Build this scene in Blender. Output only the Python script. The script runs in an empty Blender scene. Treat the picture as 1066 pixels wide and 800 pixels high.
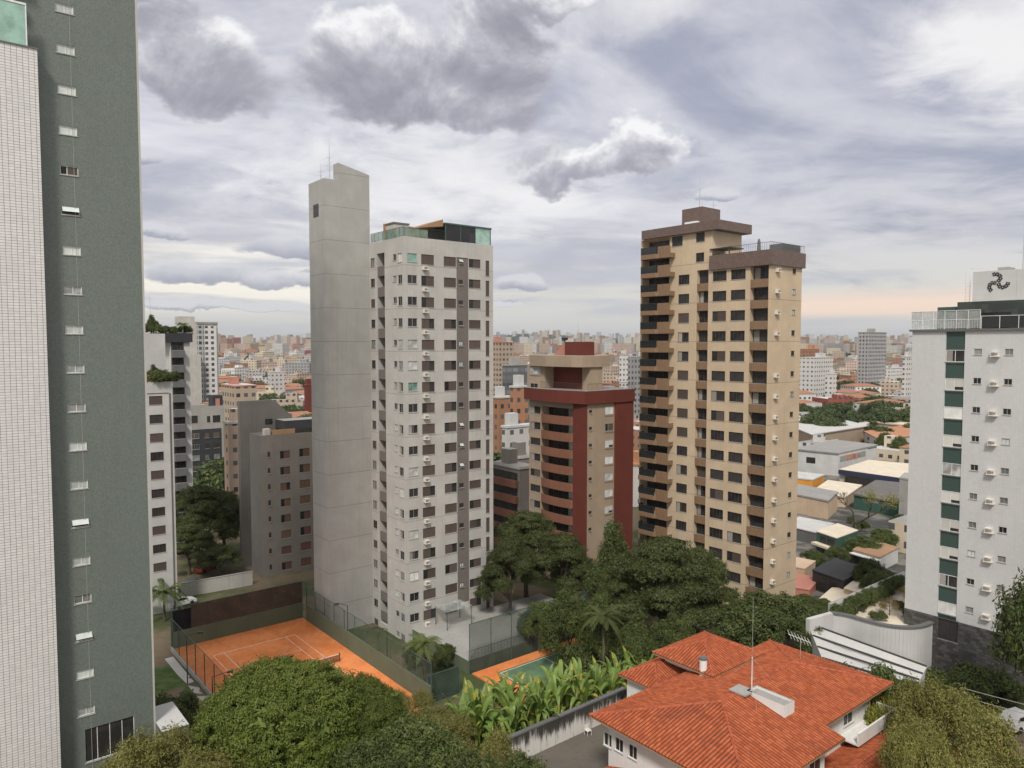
import bpy, math, random
import numpy as np
from math import radians as R, sin, cos, pi, atan2, sqrt
C = bpy.context.scene.collection
# ------------------------------------------------------------------ camera
F, CX, CY, CAMZ = 770.0, 533.0, 400.0, 42.0
PITCH = math.atan(41/770)
cam = bpy.data.objects.new('camera', bpy.data.cameras.new('camera')); C.objects.link(cam)
cam.location = (0, 0, CAMZ); cam.rotation_euler = (pi/2-PITCH, 0, 0)
cam.data.sensor_width = 36; cam.data.lens = F/1066*36
cam.data.clip_start = .5; cam.data.clip_end = 30000
sc = bpy.context.scene; sc.camera = cam
sc.view_settings.view_transform = 'Standard'; sc.view_settings.look = 'None'
sc.view_settings.exposure = 0.18; sc.view_settings.gamma = 1
sc.cycles.use_denoising = True
sc.cycles.max_bounces = 6; sc.cycles.transparent_max_bounces = 12; sc.cycles.volume_bounces = 0
# ------------------------------------------------------------------ sky
SUN_EL, SUN_AZ = R(48), R(188)     # azimuth measured clockwise from the view direction (+Y)
w = bpy.data.worlds.new('World'); sc.world = w; w.use_nodes = True
nt = w.node_tree; nt.nodes.clear()
def nd(t, tree=None, **k):
    n = (tree or nt).nodes.new(t)
    for a, v in k.items(): setattr(n, a, v)
    return n
class Tree:
    def __init__(s, t): s.t = t
    def put(s, sock, v):
        if hasattr(v, 'links'): s.t.links.new(v, sock)
        elif isinstance(v, (tuple, list)) and len(sock.default_value) == 4 and len(v) == 3: sock.default_value = (*v, 1)
        else: sock.default_value = v
    def M(s, op, a, b=None, c=None, clamp=False):
        n = nd('ShaderNodeMath', s.t, operation=op, use_clamp=clamp)
        for i, v in enumerate((a, b, c)):
            if v is not None: s.put(n.inputs[i], v)
        return n.outputs[0]
    def mix(s, f, a, b, mode='MIX'):
        n = nd('ShaderNodeMix', s.t, data_type='RGBA', blend_type=mode)
        s.put(n.inputs[0], f); s.put(n.inputs[6], a); s.put(n.inputs[7], b)
        return n.outputs[2]
    def smooth(s, v, a, b, lo=0., hi=1.):
        n = nd('ShaderNodeMapRange', s.t, interpolation_type='SMOOTHSTEP')
        s.put(n.inputs[0], v)
        for i, q in enumerate((a, b, lo, hi)): s.put(n.inputs[i+1], q)
        return n.outputs[0]
    def xyz(s, x, y, z):
        n = nd('ShaderNodeCombineXYZ', s.t)
        for i, q in enumerate((x, y, z)): s.put(n.inputs[i], q)
        return n.outputs[0]
    def noise(s, vec, scale, detail=5, rough=.55, dist=0., color=False):
        n = nd('ShaderNodeTexNoise', s.t); s.put(n.inputs['Vector'], vec)
        n.inputs['Scale'].default_value = scale; n.inputs['Detail'].default_value = detail
        n.inputs['Roughness'].default_value = rough; n.inputs['Distortion'].default_value = dist
        return n.outputs[1 if color else 0]
    def ramp(s, v, stops):
        n = nd('ShaderNodeValToRGB', s.t); e = n.color_ramp.elements
        while len(e) < len(stops): e.new(.5)
        for q, (p, c) in zip(e, stops): q.position = p; q.color = (*c, 1)
        s.put(n.inputs[0], v); return n.outputs[0]
T = Tree(nt)
tc = nd('ShaderNodeTexCoord').outputs['Generated']
sx = nd('ShaderNodeSeparateXYZ'); nt.links.new(tc, sx.inputs[0])
dx, dy, dz = sx.outputs
az = T.M('ARCTAN2', dx, dy); el = T.M('ARCSINE', dz)
pl = T.M('ADD', T.M('MAXIMUM', dz, 0), .13)
plan = T.xyz(T.M('DIVIDE', dx, pl), T.M('DIVIDE', dy, pl), 0.)
ae = T.xyz(az, T.M('MULTIPLY', el, 1.25), 0.)
base = T.ramp(T.M('MULTIPLY', el, 1.0), [(0, (.60, .60, .61)), (.035, (.63, .62, .60)), (.075, (.66, .64, .60)), (.13, (.55, .54, .57)),
        (.21, (.48, .485, .55)), (.33, (.39, .40, .485)), (.5, (.44, .445, .51)), (.8, (.75, .74, .77)), (1, (.95, .94, .95))])
# high streaked layer
st = T.noise(T.xyz(T.M('ADD', T.M('DIVIDE', dx, pl), T.M('MULTIPLY', T.M('DIVIDE', dy, pl), -.5)), T.M('MULTIPLY', T.M('DIVIDE', dy, pl), 1.5), 3.1), .75, 7, .6, .6)
st2 = T.noise(plan, 2.6, 6, .62, .4)
right = T.smooth(az, -.05, .5)
hi = T.smooth(T.M('ADD', T.M('MULTIPLY', st, .75), T.M('MULTIPLY', st2, .35)), .44, .70)
lo = T.smooth(T.M('ADD', T.M('MULTIPLY', st, .75), T.M('MULTIPLY', st2, .35)), .58, .38)
up = T.smooth(el, .05, .16)
col = T.mix(T.M('MULTIPLY', T.M('MULTIPLY', hi, up), T.M('SUBTRACT', .68, T.M('MULTIPLY', right, .26))), base, (.86, .85, .87))
col = T.mix(T.M('MULTIPLY', T.M('MULTIPLY', lo, T.smooth(el, .03, .1)), T.M('ADD', T.M('MULTIPLY', right, .40), .45)), col, (.30, .32, .42))
# brighter opening at the upper right and upper left-of-centre
def blob(a0, e0, wa, we):
    qa = T.M('DIVIDE', T.M('SUBTRACT', az, a0), wa); qe = T.M('DIVIDE', T.M('SUBTRACT', el, e0), we)
    return T.M('SUBTRACT', 1., T.M('ADD', T.M('MULTIPLY', qa, qa), T.M('MULTIPLY', qe, qe)))
for a0, e0, wa, we, k in ((.60, .33, .17, .11, .8), (.14, .42, .12, .07, .5), (-.10, .21, .3, .09, .5), (-.28, .09, .25, .05, .6)):
    b = T.smooth(T.M('ADD', blob(a0, e0, wa, we), T.M('MULTIPLY', T.M('SUBTRACT', st2, .5), 2.4)), .1, 1.1)
    col = T.mix(T.M('MULTIPLY', b, k), col, (.93, .91, .89))
# low bands near the horizon
hb = T.noise(T.xyz(T.M('MULTIPLY', az, 2.2), T.M('MULTIPLY', el, 26), 1.7), 1.0, 6, .55, .3)
nearh = T.M('MULTIPLY', T.smooth(el, .0, .03), T.smooth(el, .19, .09))
col = T.mix(T.M('MULTIPLY', T.M('MULTIPLY', T.smooth(hb, .47, .60), nearh), .75), col, (.47, .48, .55))
peach = T.M('MULTIPLY', T.M('MULTIPLY', T.smooth(el, .028, .042), T.smooth(el, .075, .05)), T.smooth(az, .12, .36))
col = T.mix(T.M('MULTIPLY', peach, 1.0), col, (.90, .70, .57))
col = T.mix(T.M('MULTIPLY', T.smooth(el, .03, .0), .6), col, (.56, .58, .60))
cream = T.M('MULTIPLY', T.M('MULTIPLY', T.smooth(el, .03, .06), T.smooth(el, .14, .10)), T.smooth(az, -.05, -.3))
col = T.mix(T.M('MULTIPLY', T.M('MULTIPLY', cream, T.smooth(hb, .60, .42)), .9), col, (.92, .87, .77))
# cumulus heaps: az, el, half width, half height
def pxe(px, py): return math.atan((px-CX)/F), math.atan((359-py)/F*cos(math.atan((px-CX)/F)))
heaps = [(440, 100, 140, 50), (395, 68, 75, 40), (515, 70, 78, 62), (215, 80, 85, 46), (165, 5, 55, 30), (560, 2, 70, 26), (585, 170, 66, 30), (662, 156, 40, 30)]
small = [(205, 288, 48, 15), (275, 295, 27, 13), (314, 264, 58, 16), (545, 297, 34, 12), (322, 294, 24, 12), (170, 244, 30, 10), (250, 321, 90, 6), (190, 318, 50, 8), (152, 168, 18, 10), (742, 205, 26, 10), (525, 317, 16, 6)]
wz = T.noise(ae, 5.5, 8, .62, .35); wf = T.noise(ae, 22, 6, .6, .2)
def warp(scale, amp, seed):
    n = T.noise(T.xyz(T.M('ADD', az, seed), T.M('MULTIPLY', el, 1.35), seed), scale, 5, .58, 0., True); v = nd('ShaderNodeSeparateColor'); nt.links.new(n, v.inputs[0])
    return [T.M('MULTIPLY', T.M('SUBTRACT', v.outputs[q], .5), amp) for q in (0, 1)]
w1, w2 = warp(4.5, .11, .7), warp(15, .06, 3.3)
wa = T.M('ADD', az, T.M('ADD', w1[0], w2[0])); we = T.M('ADD', el, T.M('ADD', w1[1], w2[1]))
w3 = warp(26, .045, 5.1)
sa = T.M('ADD', az, T.M('ADD', T.M('MULTIPLY', w1[0], .35), w3[0])); se = T.M('ADD', el, T.M('ADD', T.M('MULTIPLY', w1[1], .12), T.M('MULTIPLY', w3[1], .5)))
def field(lst, A, E, dup=0., flat=.75):
    f = None; E = T.M('ADD', E, dup)
    for (px, py, hw, hh) in lst:
        a, e = pxe(px, py); ww, he = hw/F, hh/F
        qa = T.M('DIVIDE', T.M('SUBTRACT', A, a), ww); d = T.M('SUBTRACT', E, e)
        qe = T.M('DIVIDE', T.M('MAXIMUM', d, T.M('DIVIDE', d, -flat)), he)
        q = T.M('SUBTRACT', 1., T.M('ADD', T.M('MULTIPLY', qa, qa), T.M('MULTIPLY', qe, qe)))
        f = q if f is None else T.M('SMOOTH_MAX', f, q, .25)
    return T.M('MAXIMUM', f, -2.)
wz_up = T.noise(T.xyz(az, T.M('ADD', T.M('MULTIPLY', el, 1.25), .03), 0.), 5.5, 8, .62, .35)
det = T.M('MULTIPLY', T.M('SUBTRACT', wz, wz_up), 2.4)
f1 = field(heaps, wa, we); f1u = field(heaps, wa, we, .035)
L1 = T.M('ADD', T.M('MULTIPLY', T.M('SUBTRACT', f1, f1u), .42), det)
cc = T.ramp(T.M('ADD', .46, T.M('SUBTRACT', L1, T.M('MULTIPLY', T.smooth(f1, .1, .95), .22))), [(0, (.285, .28, .325)), (.3, (.37, .362, .41)), (.55, (.50, .49, .535)), (.8, (.72, .71, .73)), (1, (.90, .89, .89))])
col = T.mix(T.M('MULTIPLY', T.smooth(T.M('ADD', f1, T.M('MULTIPLY', T.M('SUBTRACT', wf, .5), .8)), -.12, .42), .95), col, cc)
f2 = field(small, sa, se, 0., .55); f2u = field(small, sa, se, .012, .55)
c2 = T.ramp(T.M('ADD', .4, T.M('MULTIPLY', T.M('SUBTRACT', f2, f2u), .5)), [(0, (.30, .31, .385)), (.5, (.39, .395, .465)), (1, (.64, .64, .67))])
col = T.mix(T.M('MULTIPLY', T.smooth(f2, -.15, .4), .95), col, c2)
# the open, brighter cloud behind the camera
col = T.mix(T.smooth(dy, .15, -.5), col, (.74, .72, .69))
sky = nd('ShaderNodeTexSky', sky_type='NISHITA', sun_disc=False)
sky.sun_elevation = SUN_EL; sky.sun_rotation = SUN_AZ
ten = T.mix(1., col, (10, 10, 10), 'MULTIPLY')
fin = T.mix(.93, sky.outputs[0], ten)
bg = nd('ShaderNodeBackground'); bg.inputs[1].default_value = .1
nt.links.new(fin, bg.inputs[0])
out = nd('ShaderNodeOutputWorld'); nt.links.new(bg.outputs[0], out.inputs[0])
w.cycles.sampling_method = 'AUTOMATIC'
# ------------------------------------------------------------------ sun through thin cloud
sl = bpy.data.lights.new('sun', 'SUN'); sl.energy = 2.7; sl.angle = R(10); sl.color = (1, .95, .87)
so = bpy.data.objects.new('sun', sl); C.objects.link(so); so.location = (0, -40, 120)
# light travels from the sun: azimuth SUN_AZ (behind the camera), elevation SUN_EL
so.rotation_euler = (pi/2-SUN_EL, 0, -SUN_AZ+pi)
# ------------------------------------------------------------------ materials
MATS = {}
def material(name): 
    m = bpy.data.materials.new(name); m.use_nodes = True; m.node_tree.nodes.clear(); MATS[name] = m
    return m, Tree(m.node_tree)
def finish(t, color, rough=.8, bump=None, bstr=.3, bdist=.02, spec=.3, metal=0., shader=None):
    b = nd('ShaderNodeBsdfPrincipled', t.t); o = nd('ShaderNodeOutputMaterial', t.t)
    t.put(b.inputs['Base Color'], color); t.put(b.inputs['Roughness'], rough)
    b.inputs['Specular IOR Level'].default_value = spec; b.inputs['Metallic'].default_value = metal
    if bump is not None:
        n = nd('ShaderNodeBump', t.t); n.inputs['Strength'].default_value = bstr; n.inputs['Distance'].default_value = bdist
        t.put(n.inputs['Height'], bump); t.t.links.new(n.outputs[0], b.inputs['Normal'])
    t.t.links.new((shader(b) if shader else b.outputs[0]), o.inputs[0]); return b
def ocoord(t, which='Object'): return nd('ShaderNodeTexCoord', t.t).outputs[which]
def scaled(t, v, s):
    n = nd('ShaderNodeMapping', t.t); t.put(n.inputs[0], v); n.inputs['Scale'].default_value = s; return n.outputs[0]
def mul(c, k): return tuple(min(1, x*k) for x in c)
def wallmat(name, c, rough=.85, stain=.35, bump=.15, joint=None, grime=None):
    """painted render: blotchy, streaked by rain; joint = (spacing, width) of horizontal construction joints"""
    m, t = material(name); o = ocoord(t)
    big = t.noise(o, .35, 5, .6); fine = t.noise(o, 9, 4, .6)
    streak = t.noise(scaled(t, o, (2.6, 2.6, .06)), 1.0, 6, .7)
    col = t.mix(t.smooth(big, .3, .75), mul(c, .90), mul(c, 1.06))
    col = t.mix(t.M('MULTIPLY', t.smooth(streak, .48, .74), stain), col, grime or mul(c, .5))
    col = t.mix(t.M('MULTIPLY', t.smooth(fine, .55, .8), .12), col, mul(c, .7))
    hgt = fine
    if joint:
        sp, wd = joint
        u = nd('ShaderNodeSeparateXYZ', t.t); t.put(u.inputs[0], o)
        fr = t.M('FRACT', t.M('DIVIDE', u.outputs[2], sp))
        ln = t.M('LESS_THAN', fr, wd/sp)
        col = t.mix(t.M('MULTIPLY', ln, .55), col, mul(c, .35))
    finish(t, col, rough, hgt, bump, .02, .25); return m
def tilemat(name, c, mortar, w_, h_, msize, vary=.2, rough=.45, offs=0., stain=.2):
    m, t = material(name); uv = ocoord(t, 'UV'); o = ocoord(t)
    b = nd('ShaderNodeTexBrick', t.t); t.put(b.inputs['Vector'], uv)
    b.offset = offs; b.inputs['Scale'].default_value = 1; b.inputs['Brick Width'].default_value = w_; b.inputs['Row Height'].default_value = h_
    b.inputs['Mortar Size'].default_value = msize; b.inputs['Mortar Smooth'].default_value = .2; b.inputs['Bias'].default_value = 0
    t.put(b.inputs['Color1'], mul(c, 1-vary)); t.put(b.inputs['Color2'], mul(c, 1+vary)); t.put(b.inputs['Mortar'], mortar)
    big = t.noise(o, .3, 5, .6); streak = t.noise(scaled(t, o, (1.2, 1.2, .06)), 1, 5, .65)
    fine = t.noise(o, 2.6, 5, .7)
    col = t.mix(t.M('MULTIPLY', t.smooth(big, .35, .75), .25), b.outputs[0], mul(c, .75))
    col = t.mix(t.M('MULTIPLY', t.smooth(streak, .5, .8), stain), col, mul(c, .55))
    col = t.mix(t.M('MULTIPLY', t.smooth(fine, .45, .75), .25), col, mul(c, 1.25))
    finish(t, col, rough, t.M('SUBTRACT', 1., b.outputs[1]), .3, .01, .4); return m
def plain(name, c, rough=.6, metal=0., spec=.4, var=.12, scale=4):
    m, t = material(name); n = t.noise(ocoord(t), scale, 4, .6)
    finish(t, t.mix(t.smooth(n, .3, .7), mul(c, 1-var), mul(c, 1+var)), rough, None, metal=metal, spec=spec); return m
def slats(name, c, pitch=.07, axis=2, rough=.5):
    m, t = material(name); o = ocoord(t); u = nd('ShaderNodeSeparateXYZ', t.t); t.put(u.inputs[0], o)
    fr = t.M('FRACT', t.M('DIVIDE', u.outputs[axis], pitch))
    rnd = nd('ShaderNodeObjectInfo', t.t).outputs['Random']
    k = t.mix(rnd, mul(c, .8), mul(c, 1.2))
    finish(t, t.mix(t.smooth(fr, .7, .95), k, mul(c, .45)), rough, fr, .5, .01); return m
def glass(name, c, rough=.06, spec=.6):
    m, t = material(name); r = nd('ShaderNodeObjectInfo', t.t).outputs['Random']
    n = t.noise(ocoord(t), 1.1, 3, .5)
    k = t.mix(r, mul(c, .55), mul(c, 1.5)); k = t.mix(t.M('MULTIPLY', t.smooth(n, .4, .7), .5), k, mul(c, 1.9))
    finish(t, k, rough, None, spec=spec); return m
def sheer(name, c, alpha, rough=.2, spec=.5):
    m, t = material(name)
    def sh(b):
        tr = nd('ShaderNodeBsdfTransparent', t.t); mx = nd('ShaderNodeMixShader', t.t); mx.inputs[0].default_value = alpha
        t.t.links.new(tr.outputs[0], mx.inputs[1]); t.t.links.new(b.outputs[0], mx.inputs[2]); return mx.outputs[0]
    n = t.noise(ocoord(t), .8, 4, .6)
    finish(t, t.mix(t.smooth(n, .3, .7), mul(c, .75), mul(c, 1.2)), rough, None, spec=spec, shader=sh); return m
def leafmat(name, c1, c2, c3=None, trans=.22, rough=.55):
    m, t = material(name); o = ocoord(t)
    g = nd('ShaderNodeNewGeometry', t.t).outputs['Random Per Island']
    n = t.noise(o, .55, 4, .6)
    col = t.mix(t.smooth(n, .35, .68), c1, c2)
    col = t.mix(t.M('MULTIPLY', g, .55), col, mul(c2, 1.45))
    if c3: col = t.mix(t.M('GREATER_THAN', g, .93), col, c3)
    r = nd('ShaderNodeObjectInfo', t.t).outputs['Random']
    hs = nd('ShaderNodeHueSaturation', t.t); t.put(hs.inputs['Color'], col); t.put(hs.inputs['Value'], t.M('ADD', .85, t.M('MULTIPLY', r, .3)))
    col = hs.outputs[0]
    def sh(b):
        tr = nd('ShaderNodeBsdfTranslucent', t.t); t.put(tr.inputs[0], col); mx = nd('ShaderNodeMixShader', t.t); mx.inputs[0].default_value = trans
        t.t.links.new(b.outputs[0], mx.inputs[1]); t.t.links.new(tr.outputs[0], mx.inputs[2]); return mx.outputs[0]
    finish(t, col, rough, None, spec=.3, shader=sh); return m
def gridwin(name, c, wc=(.05, .055, .06), u=2.6, v=2.9, fu=.55, fv=.5, band=False):
    """far facades: windows a pixel or two wide, one pattern in the wall surface"""
    m, t = material(name); uv = ocoord(t, 'UV'); s = nd('ShaderNodeSeparateXYZ', t.t); t.put(s.inputs[0], uv)
    U = t.M('DIVIDE', s.outputs[0], u); V = t.M('DIVIDE', s.outputs[1], v)
    wu = t.M('LESS_THAN', t.M('ABSOLUTE', t.M('SUBTRACT', t.M('FRACT', U), .5)), fu/2)
    wv = t.M('LESS_THAN', t.M('ABSOLUTE', t.M('SUBTRACT', t.M('FRACT', V), .55)), fv/2)
    cell = nd('ShaderNodeTexWhiteNoise', t.t); t.put(cell.inputs[0], t.xyz(t.M('FLOOR', U), t.M('FLOOR', V), 0.))
    r = nd('ShaderNodeObjectInfo', t.t).outputs['Random']
    big = t.noise(ocoord(t), .25, 4, .6)
    wl = t.mix(r, mul(c, .82), mul(c, 1.12)); wl = t.mix(t.M('MULTIPLY', t.smooth(big, .4, .75), .3), wl, mul(c, .65))
    wcol = t.mix(cell.outputs[0], mul(wc, .6), mul(wc, 2.4))
    pos = t.M('GREATER_THAN', s.outputs[1], -.5)
    finish(t, t.mix(t.M('MULTIPLY', t.M('MULTIPLY', wu, wv), pos), wl, wcol), .8); return m
# ------------------------------------------------------------------ geometry helpers
CP, SP = cos(PITCH), sin(PITCH)
def ray(px, py):
    u, v = (px-CX)/F, (CY-py)/F
    return u, CP+v*SP, -SP+v*CP
def at(px, py, Y):
    d = ray(px, py); k = Y/d[1]; return (d[0]*k, Y, CAMZ+d[2]*k)
def onz(px, py, z):
    d = ray(px, py); k = (z-CAMZ)/d[2]; return (d[0]*k, d[1]*k, z)
def gx(px, Y): return (px-CX)/F*Y*1.0
YAW = R(39)
class Frame:
    """x runs along a wall to the viewer's right, y into the wall, z is height above datum"""
    def __init__(s, x, y, ang):
        s.o = (x, y); s.ang = ang; s.c, s.s = cos(ang), sin(ang)
    def P(s, x, y, z): return (s.o[0]+x*s.c-y*s.s, s.o[1]+x*s.s+y*s.c, z)
    def hit(s, px, py, y=0.):
        d = ray(px, py); n = (-s.s, s.c)
        ox, oy = s.o[0]+n[0]*y, s.o[1]+n[1]*y
        k = (ox*n[0]+oy*n[1])/(d[0]*n[0]+d[1]*n[1])
        X, Y, Z = d[0]*k, d[1]*k, CAMZ+d[2]*k
        return (X-s.o[0])*s.c+(Y-s.o[1])*s.s, Z
    def local(s, X, Y): 
        return (X-s.o[0])*s.c+(Y-s.o[1])*s.s, -(X-s.o[0])*s.s+(Y-s.o[1])*s.c
    def sub(s, x, y, rot=0): p = s.P(x, y, 0); return Frame(p[0], p[1], s.ang+rot)
W0 = Frame(0, 0, 0)
class MB:
    def __init__(s): s.v = []; s.f = []; s.m = []; s.uv = []; s.mats = []; s.smooth = False
    def mi(s, mat):
        if mat not in s.mats: s.mats.append(mat)
        return s.mats.index(mat)
    def face(s, pts, mat, uv=None):
        b = len(s.v); s.v += [tuple(p) for p in pts]; s.f.append(tuple(range(b, b+len(pts)))); s.m.append(s.mi(mat))
        s.uv.append(uv or [(0, 0)]*len(pts)); return s
    def box(s, fr, x0, x1, y0, y1, z0, z1, mat, top=None):
        P = fr.P; i = s.mi(mat); it = s.mi(top) if top else i
        b = len(s.v)
        s.v += [P(x0,y0,z0),P(x1,y0,z0),P(x1,y1,z0),P(x0,y1,z0),P(x0,y0,z1),P(x1,y0,z1),P(x1,y1,z1),P(x0,y1,z1)]
        for q, m_, uv in (((0,1,5,4), i, [(x0,z0),(x1,z0),(x1,z1),(x0,z1)]), ((1,2,6,5), i, [(y0,z0),(y1,z0),(y1,z1),(y0,z1)]),
                      ((2,3,7,6), i, [(x1,z0),(x0,z0),(x0,z1),(x1,z1)]), ((3,0,4,7), i, [(y1,z0),(y0,z0),(y0,z1),(y1,z1)]),
                      ((4,5,6,7), it, [(x0,y0),(x1,y0),(x1,y1),(x0,y1)]), ((3,2,1,0), i, [(0,0)]*4)):
            s.f.append(tuple(b+k for k in q)); s.m.append(m_); s.uv.append(uv)
        return s
    def prism(s, fr, poly, z0, z1, mat, top=None):
        """poly: (x, y) counter-clockwise from above"""
        n = len(poly); L = 0
        for k in range(n):
            a, b = poly[k], poly[(k+1) % n]; d = sqrt((a[0]-b[0])**2+(a[1]-b[1])**2)
            s.face([fr.P(*a, z0), fr.P(*b, z0), fr.P(*b, z1), fr.P(*a, z1)], mat, [(L,z0),(L+d,z0),(L+d,z1),(L,z1)]); L += d
        s.face([fr.P(*p, z1) for p in poly], top or mat, [p for p in poly])
        s.face([fr.P(*p, z0) for p in reversed(poly)], mat, [p for p in reversed(poly)]); return s
    def profile(s, fr, prof, y0, y1, mat):
        """prof: (x, z) counter-clockwise seen from the front, extruded y0..y1"""
        n = len(prof)
        s.face([fr.P(x, y0, z) for x, z in prof], mat, list(prof)); s.face([fr.P(x, y1, z) for x, z in reversed(prof)], mat, list(reversed(prof)))
        for k in range(n):
            a, b = prof[k], prof[(k+1) % n]
            s.face([fr.P(b[0],y0,b[1]), fr.P(a[0],y0,a[1]), fr.P(a[0],y1,a[1]), fr.P(b[0],y1,b[1])], mat, [(0,0),(1,0),(1,1),(0,1)])
        return s
    def tube(s, p0, p1, r0, r1, mat, n=8, cap=True):
        a = np.array(p0, float); b = np.array(p1, float); d = b-a; L = np.linalg.norm(d); d /= max(L, 1e-9)
        u = np.cross(d, (0,0,1) if abs(d[2]) < .9 else (1,0,0)); u /= np.linalg.norm(u); v = np.cross(d, u)
        k0 = len(s.v); i = s.mi(mat)
        for c_, r in ((a, r0), (b, r1)):
            for k in range(n): s.v.append(tuple(c_+r*(cos(2*pi*k/n)*u+sin(2*pi*k/n)*v)))
        for k in range(n):
            s.f.append((k0+k, k0+(k+1) % n, k0+n+(k+1) % n, k0+n+k)); s.m.append(i); s.uv.append([(0,0),(1,0),(1,1),(0,1)])
        if cap:
            s.f.append(tuple(k0+n+k for k in range(n))); s.m.append(i); s.uv.append([(0,0)]*n)
            s.f.append(tuple(k0+n-1-k for k in range(n))); s.m.append(i); s.uv.append([(0,0)]*n)
        return s
    def path(s, pts, r0, r1, mat, n=6):
        for k in range(len(pts)-1):
            a = r0+(r1-r0)*k/(len(pts)-1); b = r0+(r1-r0)*(k+1)/(len(pts)-1); s.tube(pts[k], pts[k+1], a, b, mat, n)
        return s
    def lathe(s, c, prof, mat, n=16):
        k0 = len(s.v); i = s.mi(mat)
        for r, z in prof:
            for k in range(n): s.v.append((c[0]+r*cos(2*pi*k/n), c[1]+r*sin(2*pi*k/n), c[2]+z))
        for j in range(len(prof)-1):
            for k in range(n):
                s.f.append((k0+j*n+k, k0+j*n+(k+1) % n, k0+(j+1)*n+(k+1) % n, k0+(j+1)*n+k)); s.m.append(i); s.uv.append([(0,0)]*4)
        s.f.append(tuple(k0+(len(prof)-1)*n+k for k in range(n))); s.m.append(i); s.uv.append([(0,0)]*n); return s
    def add(s, o, fr, x, y, z):
        b = len(s.v); s.v += [fr.P(x+p[0], y+p[1], z+p[2]) for p in o.v]
        for f, m_, uv in zip(o.f, o.m, o.uv): s.f.append(tuple(b+k for k in f)); s.m.append(s.mi(o.mats[m_])); s.uv.append(uv)
        return s
    def mesh(s, name, base=(0, 0, 0)):
        me = bpy.data.meshes.new(name)
        me.from_pydata([(p[0]-base[0], p[1]-base[1], p[2]-base[2]) for p in s.v], [], s.f)
        for m_ in s.mats: me.materials.append(MATS[m_])
        me.polygons.foreach_set('material_index', s.m)
        ul = me.uv_layers.new(name='UVMap'); ul.data.foreach_set('uv', [q for f in s.uv for p in f for q in p])
        if s.smooth: me.shade_smooth()
        me.update(); return me
def wall(mb, fr, x0, x1, z0, z1, ops, mat, depth=.2, y=0., rmat=None):
    """a wall sheet with real openings (x0,x1,z0,z1) and reveals going `depth` inwards"""
    xs = sorted({x0, x1, *[min(max(v, x0), x1) for o in ops for v in o[:2]]}); zs = sorted({z0, z1, *[min(max(v, z0), z1) for o in ops for v in o[2:4]]})
    xs = [v for i, v in enumerate(xs) if i == 0 or v-xs[i-1] > 1e-4]; zs = [v for i, v in enumerate(zs) if i == 0 or v-zs[i-1] > 1e-4]
    P = fr.P
    for i in range(len(xs)-1):
        xm = (xs[i]+xs[i+1])/2; col = [o for o in ops if o[0] < xm < o[1]]
        j = 0
        while j < len(zs)-1:
            solid = lambda q: not any(o[2] < (zs[q]+zs[q+1])/2 < o[3] for o in col)
            if not solid(j): j += 1; continue
            k = j
            while k < len(zs)-1 and solid(k): k += 1
            a, b, c, d = xs[i], xs[i+1], zs[j], zs[k]
            mb.face([P(a,y,c), P(b,y,c), P(b,y,d), P(a,y,d)], mat, [(a,c),(b,c),(b,d),(a,d)]); j = k
    for o in ops:
        a, b, c, d = o[:4]; e = y+(o[4] if len(o) > 4 else depth); rm = rmat or mat
        mb.face([P(a,y,c), P(a,e,c), P(b,e,c), P(b,y,c)], rm); mb.face([P(a,y,d), P(b,y,d), P(b,e,d), P(a,e,d)], rm)
        mb.face([P(a,y,c), P(a,y,d), P(a,e,d), P(a,e,c)], rm); mb.face([P(b,y,c), P(b,e,c), P(b,e,d), P(b,y,d)], rm)
        if len(o) > 4: mb.face([P(a,e,c), P(b,e,c), P(b,e,d), P(a,e,d)], o[5] if len(o) > 5 else rm)
# ------------------------------------------------------------------ things
def link(name, me, loc, rz=0., parent=None):
    o = bpy.data.objects.new(name, me); C.objects.link(o); o.location = loc; o.rotation_euler = (0, 0, rz); o.parent = parent; return o
class Thing:
    def __init__(s, name, label, cat, base, group=None):
        s.o = bpy.data.objects.new(name, None); C.objects.link(s.o); s.o.location = base; s.base = base; s.o.empty_display_size = .5
        s.o['label'] = label; s.o['category'] = cat
        if group: s.o['group'] = group
        s.req = {}
    def part(s, name, mb, parent=None, label=None):
        o = link(name, mb.mesh(name, s.base), (0, 0, 0), 0, parent or s.o)
        if label: o['label'] = label
        return o
    def inst(s, name, proto, fr, x, y, z, size):
        """proto: (mb, [(subname, mb)...], cache key)"""
        p = fr.P(x, y, z); s.req.setdefault(name, []).append((size/max(p[1], 1)**2, proto, fr, x, y, z, p)); 
    def flush(s):
        for name, lst in s.req.items():
            lst.sort(key=lambda q: -q[0])
            for sz, pr, fr, x, y, z, p in lst[:100]:
                loc = (p[0]-s.base[0], p[1]-s.base[1], p[2]-s.base[2])
                o = link(name, pr.mesh(), loc, fr.ang, s.o)
                for sn, sm in pr.submeshes(): link(sn, sm, (0, 0, 0), 0, o)
            if len(lst) > 100:
                m = MB()
                for sz, pr, fr, x, y, z, p in lst[100:]:
                    m.add(pr.mb, fr, x, y, z)
                    for sn, sm in pr.subs: m.add(sm, fr, x, y, z)
                s.part(name, m)['kind'] = 'stuff'
        s.req = {}; return s
class Proto:
    def __init__(s, name, mb, subs=()): s.name = name; s.mb = mb; s.subs = subs; s._m = None; s._s = None
    def mesh(s):
        if s._m is None: s._m = s.mb.mesh(s.name)
        return s._m
    def submeshes(s):
        if s._s is None: s._s = [(n, m.mesh(n)) for n, m in s.subs]
        return s._s
def single(name, mb, label, cat, base=(0, 0, 0), group=None, kind=None):
    o = link(name, mb.mesh(name, base), base)
    if kind: o['kind'] = kind
    if label: o['label'] = label
    if cat: o['category'] = cat
    if group: o['group'] = group
    return o
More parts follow.
